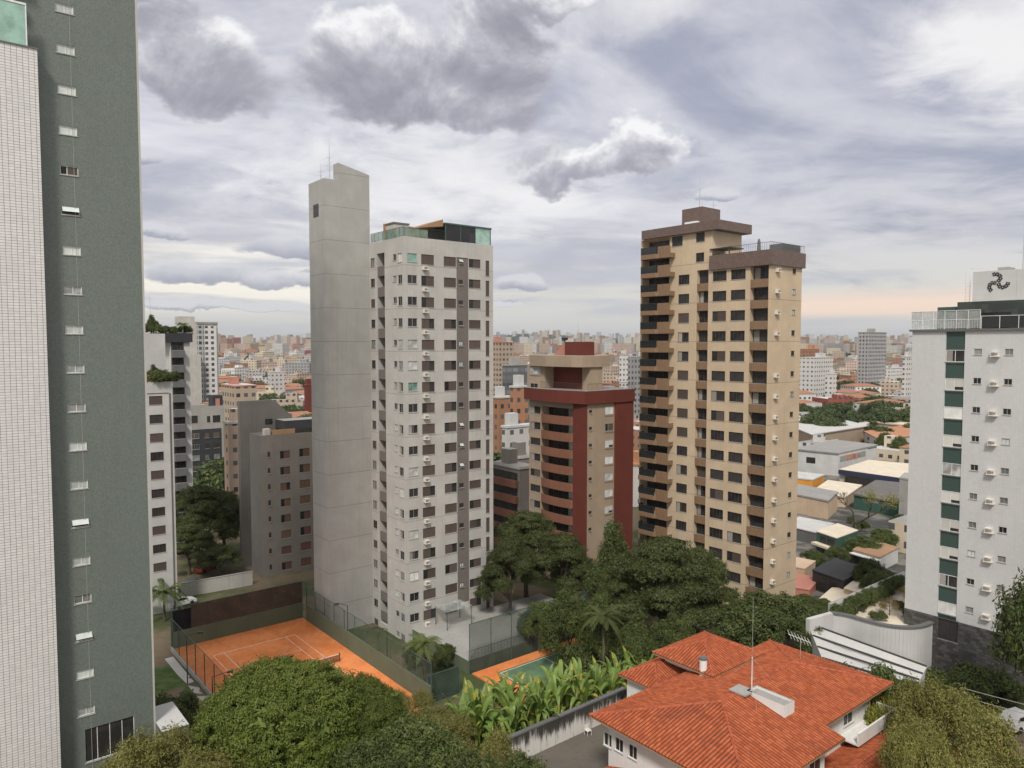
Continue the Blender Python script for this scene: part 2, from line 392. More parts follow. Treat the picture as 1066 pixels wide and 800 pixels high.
# ------------------------------------------------------------------ windows, air conditioners
_win = {}
def window(w_, h_, style, fm='aluminium'):
    """origin: lower left corner on the outer wall plane; sits .08 into the opening"""
    key = (round(w_, 2), round(h_, 2), style, fm)
    if key in _win: return _win[key]
    m, g = MB(), MB(); t = .045; y0, y1 = .07, .13; sm_ = 'shutter_rust' if fm == 'rust_frame' else 'shutter'
    for a in ((0, w_, 0, t), (0, w_, h_-t, h_), (0, t, t, h_-t), (w_-t, w_, t, h_-t)): m.box(W0, a[0], a[1], y0, y1, a[2], a[3], fm)
    m.box(W0, -.05, w_+.05, -.055, -.004, -.07, .0, 'sill')
    gm = {'dark': 'glass_dark', 'light': 'glass_curtain', 'blind': 'glass_curtain', 'half': 'glass_dark', 'halfr': 'glass_dark', 'shutter': 'glass_dark', 'green': 'glass_green', 'mixed': 'glass_dark', 'grey': 'glass_grey', 'frost': 'glass_frost', 'open': 'glass_frost'}[style]
    def mull(x): m.box(W0, x-.022, x+.022, y0+.01, y1-.01, t, h_-t, fm)
    if style == 'shutter':
        m.box(W0, t, w_/2-.01, .085, .115, t, h_-t, sm_); m.box(W0, w_/2+.01, w_-t, .08, .11, t, h_-t, sm_); mull(w_/2)
        g.box(W0, t, w_-t, .125, .14, t, h_-t, gm)
    elif style in ('half', 'halfr'):
        k = w_*.62; a, b = (t, k) if style == 'half' else (w_-k, w_-t)
        m.box(W0, a, b, .085, .115, t, h_-t, sm_); mull(k if style == 'half' else w_-k)
        g.box(W0, t, w_-t, .125, .14, t, h_-t, gm)
    elif style == 'mixed':
        mull(w_/2); g.box(W0, t, w_-t, .125, .14, t, h_-t, gm); m.box(W0, t, w_*.36, .10, .118, t, h_-t, 'curtain_dim')
    elif style == 'blind':
        mull(w_/2); g.box(W0, t, w_-t, .125, .14, t, h_-t, 'glass_dark'); m.box(W0, t, w_/2-.03, .10, .118, t, h_-t, 'curtain'); m.box(W0, w_/2+.03, w_-t, .10, .118, h_*.3, h_-t, 'curtain')
    elif style == 'open':
        g.box(W0, t, w_-t, .125, .14, t, h_-t, 'glass_dark'); m.face([(t, .06, h_-t), (t, -.22, h_*.35), (w_-t, -.22, h_*.35), (w_-t, .06, h_-t)], 'glass_frost')
    else:
        mull(w_/2)
        if w_ > 2: mull(w_/4); mull(w_*.75)
        g.box(W0, t, w_-t, .11, .125, t, h_-t, gm)
    _win[key] = Proto('window', m, [('pane', g)]); return _win[key]
def ac_unit():
    m, g = MB(), MB()
    m.box(W0, -.34, .34, -.42, .0, 0, .46, 'ac_white'); m.box(W0, -.40, .40, -.46, .0, -.06, -.003, 'ac_white')
    for k in range(7): g.box(W0, -.29, .10, -.435, -.421, .06+k*.05, .085+k*.05, 'ac_grille')
    g.tube((.2, -.437, .23), (.2, -.421, .23), .1, .1, 'ac_grille', 10)
    return Proto('air_conditioner', m, [('grille', g)])
AC = ac_unit()
class Facade:
    """collects openings of one wall face and the windows that fill them"""
    def __init__(s, th, fr): s.th = th; s.fr = fr; s.ops = []
    def rect(s, px0, px1, py0, py1):
        """rectangle of the photograph's top-row window -> x0, x1, z0, z1 on the wall"""
        pm = (py0+py1)/2; x0 = s.fr.hit(px0, pm)[0]; x1 = s.fr.hit(px1, pm)[0]; pc = (px0+px1)/2
        return x0, x1, s.fr.hit(pc, py1)[1], s.fr.hit(pc, py0)[1]
    def column(s, r, n, dz, styles, rnd, fm='aluminium', name='window', skip=()):
        x0, x1, z0, z1 = r; wd = round(x1-x0, 2); ht = round(z1-z0, 2); x1 = x0+wd
        for k in range(n):
            if k in skip: continue
            z = z0-k*dz; s.ops.append((x0, x1, z, z+ht))
            st = styles if isinstance(styles, str) else rnd.choice(styles)
            s.th.inst(name, window(wd, ht, st, fm), s.fr, x0, 0, z, wd*ht)
    def acs(s, px, py, n, dz, rnd, p=1., name='air_conditioner'):
        x, z = s.fr.hit(px, py)
        for k in range(n):
            if rnd.random() < p: s.th.inst(name, AC, s.fr, x, 0, z-k*dz-.2, .3)
def rail(th, fr, x0, x1, y, z, h, mat, pitch=.14, name='railing', glassmat=None, along='x', r=.018):
    m = MB(); q = (lambda u, zz: fr.P(u, y, zz)) if along == 'x' else (lambda u, zz: fr.P(y, u, zz))
    m.tube(q(x0, z+h), q(x1, z+h), .03, .03, mat, 6)
    n = max(1, int((x1-x0)/pitch))
    for k in range(n+1):
        u = x0+(x1-x0)*k/n; m.tube(q(u, z), q(u, z+h), r, r, mat, 5)
    o = th.part(name, m)
    if glassmat:
        g = MB(); 
        if along == 'x': g.box(fr, x0, x1, y+.03, y+.045, z+.08, z+h-.05, glassmat)
        else: g.box(fr, y+.03, y+.045, x0, x1, z+.08, z+h-.05, glassmat)
        th.part('pane', g, o)
    return o
def antenna(th, p, h, mat='aluminium', arms=2, name='antenna'):
    m = MB(); m.tube(p, (p[0], p[1], p[2]+h*.6), .07, .05, mat, 6); m.tube((p[0], p[1], p[2]+h*.6), (p[0], p[1], p[2]+h), .04, .02, mat, 5)
    for k in range(arms):
        z = p[2]+h*(.35+.2*k); m.tube((p[0]-.5, p[1], z), (p[0]+.5, p[1], z), .025, .025, mat, 5)
    return th.part(name, m)
# ------------------------------------------------------------------ material library
wallmat('tower_paint', (.47, .455, .43), stain=.34, joint=(5.72, .07), grime=(.3, .28, .26))
wallmat('slab_paint', (.40, .39, .37), stain=.38, joint=(4.6, .08), grime=(.28, .27, .25))
wallmat('tower_brown', (.17, .15, .135), stain=.2); wallmat('cream_paint', (.54, .425, .30), stain=.22, joint=(5.7, .10), grime=(.35, .26, .17))
tilemat('brown_tile', (.235, .145, .085), (.13, .09, .06), .12, .6, .008, .12, .5); tilemat('cap_tile', (.145, .10, .085), (.08, .06, .05), .3, .3, .01, .15, .5)
tilemat('green_tile', (.150, .174, .158), (.11, .13, .115), .10, .10, .008, .16, .4, stain=.2)
tilemat('white_tile', (.66, .64, .635), (.20, .18, .18), .35, .20, .017, .05, .4, stain=.2)
wallmat('red_paint', (.140, .036, .025), stain=.3, grime=(.09, .025, .02)); wallmat('red_pale', (.45, .20, .15), stain=.3); wallmat('beige_paint', (.36, .28, .205), stain=.3, grime=(.25, .19, .14)); wallmat('rust_paint', (.215, .097, .062), stain=.25)
wallmat('white_paint', (.52, .515, .505), stain=.2, grime=(.4, .39, .38)); tilemat('white_cladding', (.55, .545, .545), (.48, .475, .475), .3, .3, .008, .02, .45, stain=.12)
tilemat('green_panel', (.055, .090, .078), (.045, .075, .065), .1, .1, .006, .12, .4, stain=.05)
tilemat('stone_base', (.075, .072, .07), (.03, .03, .03), .55, .32, .015, .5, .7, .5); tilemat('dark_stone', (.045, .055, .048), (.03, .03, .03), .6, .6, .01, .3, .5, .5)
wallmat('concrete', (.34, .33, .31), stain=.4); wallmat('pale_concrete', (.46, .44, .41), stain=.35); wallmat('dark_concrete', (.14, .14, .14), stain=.3); wallmat('black_paint', (.045, .045, .05), stain=.2)
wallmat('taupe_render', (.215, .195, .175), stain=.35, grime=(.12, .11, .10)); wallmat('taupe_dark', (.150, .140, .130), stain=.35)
wallmat('court_green', (.125, .150, .100), stain=.3); wallmat('peach_wall', (.56, .42, .30), stain=.3); wallmat('grey_roof', (.30, .29, .28), stain=.5); wallmat('black_roof', (.05, .05, .052), stain=.4)
wallmat('white_roof', (.52, .51, .49), stain=.3); wallmat('cream_roof', (.66, .58, .46), stain=.25); wallmat('orange_paint', (.62, .28, .05), stain=.2); wallmat('teal_paint', (.05, .11, .085), stain=.3)
plain('aluminium', (.55, .55, .55), .4, .6); plain('dark_metal', (.045, .045, .045), .5); plain('bronze_frame', (.06, .05, .045), .5); plain('white_metal', (.7, .7, .69), .5); plain('green_metal', (.06, .10, .085), .5)
slats('shutter', (.105, .080, .068), .06); slats('shutter_rust', (.15, .085, .060), .06); plain('rust_frame', (.07, .05, .04), .5); plain('sill', (.34, .33, .31), .8); slats('curtain_dim', (.33, .31, .28), .11, 0, .8); slats('curtain', (.62, .60, .56), .11, 0, .8)
glass('glass_dark', (.030, .028, .027), .25, .25); glass('glass_curtain', (.46, .46, .44), .3, .3); glass('glass_green', (.16, .30, .25)); glass('glass_grey', (.19, .195, .185)); glass('glass_frost', (.40, .43, .41), .3)
sheer('rail_glass', (.22, .32, .26), .55); sheer('clear_glass', (.45, .47, .46), .40, .12); sheer('terrace_glass', (.36, .55, .47), .72, .12); sheer('dark_rail_glass', (.02, .022, .022), .85, .15)
plain('ac_white', (.66, .62, .56), .6); plain('ac_grille', (.24, .22, .20), .6)
wallmat('timber_soffit', (.36, .22, .13), stain=.2); wallmat('terracotta_flat', (.45, .22, .12), stain=.4)
rnd = random.Random(7)
def corner(px, D, ang=YAW):
    p = at(px, 360, D); return Frame(p[0], p[1], ang), Frame(p[0], p[1], ang-pi/2)
def shell(fr, Wx, Dy, z0, z1, opr, opl, mat, dr=.2, roof='grey_roof', matl=None, parapet=0.):
    m = MB(); fl = Frame(*fr.o, fr.ang-pi/2)
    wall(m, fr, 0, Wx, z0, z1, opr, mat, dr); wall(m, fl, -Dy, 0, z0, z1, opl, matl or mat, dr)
    wall(m, fr.sub(Wx, 0, pi/2), 0, Dy, z0, z1, [], mat); wall(m, fr.sub(Wx, Dy, pi), 0, Wx, z0, z1, [], mat)
    zr = z1-parapet
    m.face([fr.P(0, 0, zr), fr.P(Wx, 0, zr), fr.P(Wx, Dy, zr), fr.P(0, Dy, zr)], roof); return m
# ================================================================== 1. white tower with blind slab
fr, fl = corner(421, 98)
zt = fr.hit(421, 246)[1]; Wx = fr.hit(513.2, 300)[0]; Dy = -fl.hit(385, 300)[0]; ZG = 1.0
th = Thing('apartment_tower', 'tall pale grey apartment tower with a windowless side slab and a brown window stripe', 'tower', fr.P(0, 0, ZG))
f = Facade(th, fr); g = Facade(th, fl); n = 19; dz = 2.86
sh = ['shutter', 'shutter', 'half', 'halfr', 'half', 'halfr', 'shutter']
z268 = fr.hit(436, 264.5)[1]
def rowfix(r, top): h = r[3]-r[2]; return (r[0], r[1], top-h, top)
top = z268
f.column(rowfix(f.rect(424.2, 434, 264, 273), top), n, dz, ['dark', 'light', 'dark', 'mixed', 'grey', 'green', 'dark', 'grey'], rnd)
f.column(rowfix(f.rect(438.5, 451.8, 264.3, 274.8), top), n, dz, sh, rnd, 'bronze_frame'); f.acs(442, 279.5, n-1, dz, rnd, .93)
f.column(rowfix(f.rect(462, 474.8, 266.6, 276.4), top-.03), n-1, dz, sh, rnd, 'bronze_frame')
xs0 = f.rect(475.2, 487.6, 268, 280)
f.ops.append((xs0[0], xs0[1], ZG+4.2, top+.02, .07, 'tower_brown'))
for k in range(n-1):
    th.inst('window', window(.72, .62, rnd.choice(['frost', 'dark', 'open', 'dark', 'dark']), 'bronze_frame'), fr, xs0[0]+.35, -.045, top-.82-k*dz, .4)
f.column(rowfix(f.rect(488, 500.2, 269.3, 278.2), top-.05), n, dz, sh, rnd, 'bronze_frame')
f.column(rowfix(f.rect(505.6, 509.4, 271, 287), top-.1), n, dz, 'shutter', rnd, 'bronze_frame')
g.column(rowfix(g.rect(385.8, 390, 269.5, 278.2), top), n, dz, ['dark', 'shutter', 'halfr', 'grey'], rnd, 'bronze_frame')
xr = g.rect(392.2, 400.2, 266, 270); g.ops.append((xr[0], xr[1], ZG+1.5, top+.5, 1.3, 'tower_brown'))
bal = MB(); bw = xr[1]-xr[0]; bal.box(W0, 0.004, bw-.004, .12, .24, -.12, 1.06, 'tower_brown'); bal.box(W0, 0.004, bw-.004, .12, 1.28, -.26, -.12, 'tower_brown')
dr = MB(); dr.box(W0, .15, bw-.15, 1.22, 1.27, 0, 2.1, 'glass_dark')
bp = Proto('balcony', bal, [('glass_door', dr)])
for k in range(n): th.inst('balcony', bp, fl, xr[0], 0, top-2.35-k*dz, 2)
g.column(rowfix(g.rect(409, 412.6, 264.5, 271), top), n, dz, ['frost', 'dark', 'grey'], rnd)
g.column(rowfix(g.rect(414, 418.4, 263.8, 273.2), top), n, dz, ['dark', 'light', 'dark', 'grey', 'mixed'], rnd)
th.part('wall', shell(fr, Wx, Dy+6, ZG, zt, f.ops, g.ops, 'tower_paint', parapet=.25))
th.flush()
# slab
xa = fr.hit(338.5, 300, Dy)[0]; frs = fr.sub(xa, Dy); fls = Frame(*frs.o, frs.ang-pi/2)
yb = -fls.hit(322.7, 300)[0]; xst = frs.hit(352, 180)[0]; xe = frs.hit(384.5, 182.6)[0]
z0_ = frs.hit(338.5, 185.8)[1]; z1_ = frs.hit(352, 169.6)[1]; z2_ = frs.hit(384.5, 182.6)[1]
m = MB(); m.profile(frs, [(0, ZG), (xe-.02, ZG), (xe-.02, z0_), (0, z0_)], 0, yb, 'slab_paint'); m.profile(frs, [(xst, z0_+.002), (xe-.02, z0_+.002), (xe-.02, z2_), (xst, z1_)], 0, 1.5, 'slab_paint')
sw = th.part('blind_slab', m)
m = MB(); x0, zb = fls.hit(326.4, 227); x1, zc = fls.hit(331.6, 212); m.box(fls, x0, x1, -.03, .02, zb, zc, 'bronze_frame'); m.box(fls, x0+.12, x1-.12, -.045, -.031, zb+.12, zc-.12, 'glass_dark'); th.part('window', m)
antenna(th, frs.P(xst-.8, 1, z0_), 5.6); antenna(th, frs.P(.6, 2.2, z0_), 2.4)
# roof terrace
rail(th, fl, -Dy+.1, -.15, .15, zt, 1.3, 'green_metal', 1.1, glassmat='rail_glass')
xg = fr.hit(446, 250)[0]; rail(th, fr, .15, xg, .15, zt, 1.2, 'green_metal', 1.1, glassmat='rail_glass')
x0 = fr.hit(464, 235)[0]; x1 = fr.hit(511.5, 250)[0]; xm = fr.hit(495, 245)[0]
m = MB(); m.box(fr, x0-.1, x1+.1, .05, 6, zt+2.25, zt+2.45, 'green_metal')
for x in (x0, x0+(xm-x0)/2, xm, x1-.12): m.box(fr, x, x+.12, .12, .24, zt, zt+2.25, 'green_metal')
m.box(fr, x0, x0+.12, 5.8, 5.9, zt, zt+2.25, 'green_metal'); m.box(fr, x1-.12, x1, 5.8, 5.9, zt, zt+2.25, 'green_metal')
pg = th.part('glass_room', m); q = MB(); q.box(fr, x0+.12, xm-.02, .16, .2, zt+.05, zt+2.25, 'dark_rail_glass'); q.box(fr, xm+.14, x1-.14, .16, .2, zt+.05, zt+2.25, 'terrace_glass'); q.box(fr, x0+.2, x1-.2, 5, 5.1, zt, zt+2.2, 'tower_paint'); th.part('pane', q, pg)
m = MB(); m.profile(fr.sub(xg-.9, 0), [(0, zt+1.45), (x0-xg+.75, zt+1.95), (x0-xg+.75, zt+2.9), (0, zt+1.62)], .4, 4.5, 'timber_soffit'); th.part('awning', m)
m = MB(); m.profile(fl.sub(-Dy+.05, 2.2), [(0, zt), (6.2, zt), (6.2, zt+1.9), (0, zt+3.0)], 0, 3.5, 'terracotta_flat'); th.part('roof_shed', m)
m = MB(); m.box(fr, .3, 2.6, 3, 5.2, zt, zt+2.05, 'tower_paint', 'grey_roof'); m.box(fr, .2, 2.7, 2.9, 5.3, zt+2.052, zt+2.25, 'tower_brown'); th.part('stair_house', m)
# ================================================================== 2. cream and brown tower
fr, fl = corner(800.8, 100)
ZC = 2.5; dz = 2.86; zcap = fr.hit(800.8, 275.6)[1]; Wx = fr.hit(834.5, 300)[0]; xL = fl.hit(697.5, 300)[0]; xBal = fl.hit(664, 300)[0]; xT = fl.hit(741.2, 281)[0]
th = Thing('apartment_tower', 'cream apartment tower with brown balcony strips and a dark brown roof band', 'tower', fr.P(0, 0, ZC))
f = Facade(th, fr); g = Facade(th, fl); n = 16; FM = 'bronze_frame'
ztop = fl.hit(768, 280.5)[1]
bsty = ['dark', 'dark', 'mixed', 'dark', 'halfr', 'dark']
g.column(rowfix(g.rect(761, 776.2, 280.5, 291), ztop), n, dz, bsty, rnd, FM); g.column(rowfix(g.rect(742, 756.3, 283, 293.5), ztop), n, dz, bsty, rnd, FM)
g.column(rowfix(g.rect(706.3, 717.6, 287, 297), ztop-.1), n, dz, ['mixed', 'dark', 'dark', 'shutter'], rnd, FM)
for (a, b, zo, dep) in ((781.2, 800.2, .35, .9), (725.6, 737.6, .35, .7)):
    r = g.rect(a, b, 282, 290); x0, x1 = r[0], min(r[1], -.12)
    g.ops.append((x0, x1, ZC+3, ztop+zo, dep, 'brown_tile'))
    wd = round(x1-x0-.3, 2)
    sp = MB(); sp.box(W0, 0.004, x1-x0-.004, .05, .22, 0, 1.12, 'brown_tile'); sp = Proto('balcony', sp)
    for k in range(n):
        z = ztop-1.55-k*dz
        th.inst('window', window(wd, 1.62, rnd.choice(['dark', 'mixed', 'dark', 'shutter', 'dark']), FM), fl, x0+.15, dep-.2, z, wd*1.6); th.inst('balcony', sp, fl, x0, 0, z-1.16, 1)
# side wall, small windows and air conditioners
f.column(f.rect(825.2, 828.8, 279.8, 285.4), n, dz, ['frost', 'dark', 'dark'], rnd, FM)
f.acs(809, 281.5, n, dz, rnd, .92)
# set-back bay with balconies
z2 = fl.hit(700, 246)[1]
ops2 = []; nb = 18; zf0 = fl.hit(680, 263, -1.2)[1]-.25
for k in range(nb):
    z = zf0-k*dz
    if z > ZC+2: ops2.append((xBal+.9, xL-.15, z, z+2.45, 1.4, 'cream_paint'))
g2 = Facade(th, fl); g2.ops = ops2
for px0, px1, py0, py1 in ((699.5, 710.6, 246.2, 256.5), (724.6, 733.6, 242.2, 252), (724.4, 733, 263.3, 272.7)):
    r = g.rect(px0, px1, py0, py1); g.column(r, 1, dz, 'dark', rnd, FM)
dw = round((xL-.15)-(xBal+.9)-.6, 2)
for o in ops2: th.inst('glass_door', Proto('glass_door', window(dw, 2.2, 'dark', FM).mb, window(dw, 2.2, 'dark', FM).subs) if False else window(dw, 2.2, 'dark', FM), fl, o[0]+.3, 1.2, o[2]+.02, dw*2)
xb0 = fl.hit(664.3, 300, -1.5)[0]; xb1 = fl.hit(697.2, 300, -1.2)[0]; bw = xb1-xb0; br = bw*.56
bal = MB(); bal.prism(W0, [(0, -.9), (.5, -1.5), (br, -1.5), (br+.5, -1.25), (bw, -1.25), (bw, -.004), (0, -.004)], -.75, -.06, 'brown_tile', 'concrete')
bal.box(W0, br+.25, bw, -1.25, -1.12, -.06, 1.02, 'brown_tile')
q = MB(); q.box(W0, .45, br+.24, -1.45, -1.40, -.05, 1.0, 'dark_rail_glass'); q.box(W0, .05, .10, -.95, -.02, -.05, 1.0, 'dark_rail_glass'); q.tube((.4, -1.42, 1.03), (br+.25, -1.42, 1.03), .03, .03, 'dark_metal', 6)
bp = Proto('balcony', bal, [('railing', q)])
for o in ops2: th.inst('balcony', bp, fl, xb0, 0, o[2], 4)
D2 = 7.2
lower = shell(fr, Wx, -xT+.01, ZC, zcap, f.ops, [o for o in g.ops if o[1] > xT], 'cream_paint'); th.part('wall', lower)
m = MB(); fr2 = fr.sub(0, -xT); D3 = -(xBal+.6)+xT
fl2 = Frame(*fr2.o, fr2.ang-pi/2)
tall_ops = [tuple([o[0]-xT, min(o[1]-xT, 0)]+list(o[2:])) for o in g.ops+g2.ops if o[0] < xT-.3]
m = shell(fr2, D2, D3, ZC, z2, [], tall_ops, 'cream_paint'); th.part('upper_wall', m)
# strip of cream wall that continues a window straddling the step is covered by the lower roof band
m = MB(); zb0 = zcap; zb1 = zcap+2.05
m.box(fr, -.35, Wx+.35, -.35, -xT+.25, zb0+.002, zb1, 'cap_tile', 'grey_roof'); rb = th.part('roof_band', m)
zu = z2
m = MB(); xc1 = fl.hit(667, 246, -.8)[0]
m.box(fl, xc1, xT+1.4, -.6, D2+.5, zu+.002, zu+1.35, 'cap_tile', 'grey_roof'); th.part('roof_band', m)
t0 = fl.hit(710, 225, 1.0)[0]; t1 = fl.hit(731, 225, 1.0)[0]
m = MB(); m.box(fl, t0, t1, 1.0, 5.4, zu+1.35, zu+3.9, 'cap_tile', 'grey_roof'); th.part('tank_house', m)
m = MB(); m.box(fl, t0+1.2, t1-.3, .1, .8, zu+1.36, zu+1.75, 'white_metal'); th.part('roof_pipe', m)
antenna(th, fl.P((t0+t1)/2+.6, 2, zu+3.9), 4.6, arms=1); antenna(th, fl.P(t0+1.4, 4, zu+3.9), 1.6, arms=1); antenna(th, fl.P(t1-.5, 4.4, zu+3.9), 1.7, arms=1)
rail(th, fl, xT+1.5, .2, -.2, zb1, 1.0, 'bronze_frame', .35); rail(th, fr, -.2, Wx+.2, -.2, zb1, 1.0, 'bronze_frame', .35)
m = MB(); m.box(fl, xT-.3, xT+3.2, -.25, 3, zb1+.85, zb1+1.0, 'bronze_frame'); [m.box(fl, x, x+.12, -.2, -.08, zb1, zb1+.85, 'bronze_frame') for x in (xT+.2, xT+2.9)]; th.part('pergola', m)
r = fl.hit(790, 262, .8); 
m = MB(); m.lathe(fl.P(r[0], .8, zb1), [(.2, 0), (.28, .1), (.22, 1.3), (.1, 1.7), (.02, 1.75)], 'dark_concrete', 10); th.part('chimney', m)
m = MB(); m.box(fr, 3.2, Wx-.3, .1, 2.2, zb1, zb1+1.1, 'dark_concrete', 'black_roof'); th.part('roof_plant', m)
th.flush()
# ================================================================== 3. red and beige building
fr, fl = corner(610.7, 118)
ZR = 2; dz = 2.74; zb = fr.hit(610.7, 421)[1]; ztp = fr.hit(610.7, 407.5)[1]; Wx = fr.hit(658.3, 450)[0]; Dy = -fl.hit(551, 450)[0]
th = Thing('apartment_building', 'dark red apartment building with beige panels and rust coloured balconies', 'building', fr.P(0, 0, ZR))
f = Facade(th, fr); g = Facade(th, fl); n = 8
x1 = fr.hit(640, 450)[0]; f.ops.append((.05, x1, ZR+.5, zb-.1, .10, 'beige_paint'))
r = f.rect(630, 639, 423.5, 431.5); wd = round(r[1]-r[0]-.1, 2)
for k in range(n):
    th.inst('window', window(wd, 1.25, rnd.choice(['blind', 'light', 'halfr', 'light', 'blind']), 'aluminium'), fr, r[0], -.06, r[2]-k*dz, 2); th.inst('window', window(.6, .45, 'dark', 'bronze_frame'), fr, fr.hit(615, 425)[0]-.3, -.06, r[2]+.5-k*dz, .3)
a0, a1 = fl.hit(564.3, 450)[0], fl.hit(597.2, 450)[0]
zw = fl.hit(557, 423)[1]
r = g.rect(552.2, 562.5, 423, 431)
g.column((r[0], r[1], zw-1.25, zw), n, dz, ['dark', 'mixed', 'shutter', 'dark', 'halfr'], rnd, 'bronze_frame')
for k in range(n):
    z = zw-2.2-k*dz; g.ops.append((a0, a1, z, z+2.35, 1.6, 'beige_paint')); W_ = round((a1-a0)*.62, 2)
    th.inst('glass_door', window(W_, 2.1, 'dark', 'bronze_frame'), fl, a0+.1, 1.44, z+.02, 4); th.inst('window', window(round(a1-a0-W_-.5, 2), 1.5, rnd.choice(['light', 'blind', 'light', 'mixed'])), fl, a0+W_+.3, 1.44, z+.75, 3)
bw = a1-a0; bal = MB(); arc = [(bw*(.5-.5*cos(pi*k/8)), -.15-.75*sin(pi*k/8)) for k in range(9)]
bal.prism(W0, arc+[(bw, -.004), (0, -.004)], -.35, 0, 'rust_paint', 'concrete')
for k in range(8):
    p, q_ = arc[k], arc[k+1]; bal.prism(W0, [p, q_, (q_[0], q_[1]+.12), (p[0], p[1]+.12)], 0.002, 1.08, 'rust_paint')
bp = Proto('balcony', bal)
for k in range(n): th.inst('balcony', bp, fl, a0, 0, zw-2.2-k*dz, 3)
m = shell(fr, Wx, Dy, ZR, zb, f.ops, g.ops, 'red_paint', matl='beige_paint'); th.part('wall', m)
m = MB(); xp = fl.hit(597.4, 450)[0]; m.box(fl, xp, -.002, -.18, -.003, ZR, zb-.002, 'red_paint'); m.box(fr, -.18, .05, -.18, -.003, ZR, zb-.002, 'red_paint'); m.box(fr, x1+.02, Wx+.06, -.18, -.003, ZR, zb-.002, 'red_paint'); th.part('pilaster', m)
m = MB(); e = fl.hit(545, 414, -.6)[0]; ln = -e
arc = [(0, 0)]; pts = [(-ln, -.5)]+[(-ln+ln*k/8, -.5-.9*sin(pi*k/8)) for k in range(1, 8)]+[(0, -.5)]
m.prism(fl, pts+[(.4, -.5), (.4, Wx+.1), (-ln, Wx+.1)], zb+.001, ztp, 'red_paint', 'grey_roof'); th.part('roof_band', m)
# roof storey
zq = fl.hit(600, 382, 2)[1]; zq1 = fl.hit(600, 370.5, 2)[1]; zr1 = fl.hit(605, 356, 3)[1]
u0, u1 = fl.hit(572, 400, 3)[0], fl.hit(612, 400, 3)[0]
m = MB(); m.box(fl, u0, -3.3, 2.4, 7, ztp+.01, zq, 'red_paint'); th.part('roof_storey', m)
m = MB(); v0, v1 = fl.hit(551.5, 400, 1)[0], fl.hit(570, 400, 1)[0]; m.box(fl, v0, v1, .4, 6, ztp+.01, zq, 'beige_paint'); th.part('column_block', m); m = MB(); m.box(fl, -3.2, -1.3, 2.2, 5, ztp+.01, zq, 'beige_paint'); th.part('column_block', m)
for px0, px1, py0, py1, st in ((552.5, 563, 382.5, 389.5, 'light'), (552.5, 560.5, 399, 406, 'dark')):
    x0, za = fl.hit(px0, py1, .4); x1_, zb_ = fl.hit(px1, py0, .4); th.inst('window', window(round(x1_-x0, 1), 1.2, st), fl, x0, .25, za, 1)
for px in (598, 604): x0, za = fl.hit(px, 396, 3); th.inst('window', window(.7, 1.5, 'frost'), fl, x0, 2.85, za, 1)
m = MB(); s0, s1 = fl.hit(551, 376, .2)[0], -1.0; ye = fr.hit(635, 376, 1)[0]
m.prism(fl, [(s0, .2), (s0*.6+s1*.4, -.9), (s1-2.2, -.3), (s1-.3, .4), (s1, 2), (s1, ye), (s0, ye)], zq+.002, zq1, 'beige_paint', 'grey_roof'); th.part('roof_slab', m)
r0, r1 = fl.hit(576, 362, 4)[0], fl.hit(606, 362, 4)[0]; rm = fl.hit(588, 362, 4)[0]
m = MB(); m.profile(fl, [(rm, zq1+.01), (r1, zq1+.01), (r1, zr1), (rm, zr1)], 4, 6.9, 'red_paint'); m.profile(fl, [(r0, zq1+.01), (rm-.01, zq1+.01), (rm-.01, zr1)], 4.1, 6.8, 'red_pale'); th.part('tank_house', m)
p = fl.P(rm-1.1, 5, zr1-1); m = MB(); m.tube(p, (p[0], p[1], p[2]+1.5), .06, .06, 'dark_metal'); m.lathe((p[0], p[1]-.1, p[2]+1.2), [(.1, 0), (.5, .15), (.62, .5), (.5, .55)], 'dark_metal', 12); th.part('satellite_dish', m)
antenna(th, fl.P(rm+2.2, 5, zr1), 3.4, arms=0)
rail(th, fr, -.1, Wx, -.35, ztp, 1.15, 'bronze_frame', .28); rail(th, fl, a0, -.2, -.35, ztp, 1.15, 'bronze_frame', .28)
m = MB()
th.flush()
# ================================================================== 4. green tiled tower with white tiled bay
p = at(150, 360, 59.5); fr = Frame(p[0], p[1], YAW)          # x is negative towards the viewer's left
ZT = 6.0; dzs = 2.98
th = Thing('apartment_tower', 'dark green tiled tower with one column of small windows beside a white tiled bay', 'tower', fr.P(0, 0, ZT))
f = Facade(th, fr); x0, zb_ = fr.hit(61.5, 140.8); x1, zt_ = fr.hit(76.5, 133); zt_ += .05
wd = .95*(x1-x0)+.28; wh = .66; off = 3
for k in range(-6, 16):
    z = zt_-k*dzs-wh; f.ops.append((x0, x0+wd, z, z+wh)); th.inst('window', window(round(wd, 2), wh, {1: 'halfr', 2: 'open'}.get(k, rnd.choice(['frost', 'frost', 'frost', 'grey', 'frost', 'open'])), 'white_metal'), fr, x0, 0, z, 1)
xa, za = fr.hit(89, 795); xb, zb2 = fr.hit(140, 757); f.ops.append((xa, xb, za, za+2.7)); th.inst('shop_window', window(round(xb-xa, 2), 2.7, 'dark', 'white_metal'), fr, xa, 0, za, 3)
m = MB(); wall(m, fr, -16, 0, ZT-3, 96, f.ops, 'green_tile', .15); wall(m, fr.sub(0, 0, pi/2), 0, 14, ZT-3, 96, [], 'green_tile'); wall(m, fr.sub(0, 14, pi), 0, 16, ZT-3, 96, [], 'green_tile')
m.face([fr.P(-16, 0, 96), fr.P(0, 0, 96), fr.P(0, 14, 96), fr.P(-16, 14, 96)], 'grey_roof'); th.part('wall', m)
m = MB(); xj = fr.hit(77.5, 200)[0]; m.box(fr, xj, xj+.03, -.012, -.002, ZT-3, 96, 'concrete'); m.box(fr, -.02, .12, -.03, .1, ZT-2, 96, 'pale_concrete'); th.part('corner_strip', m)
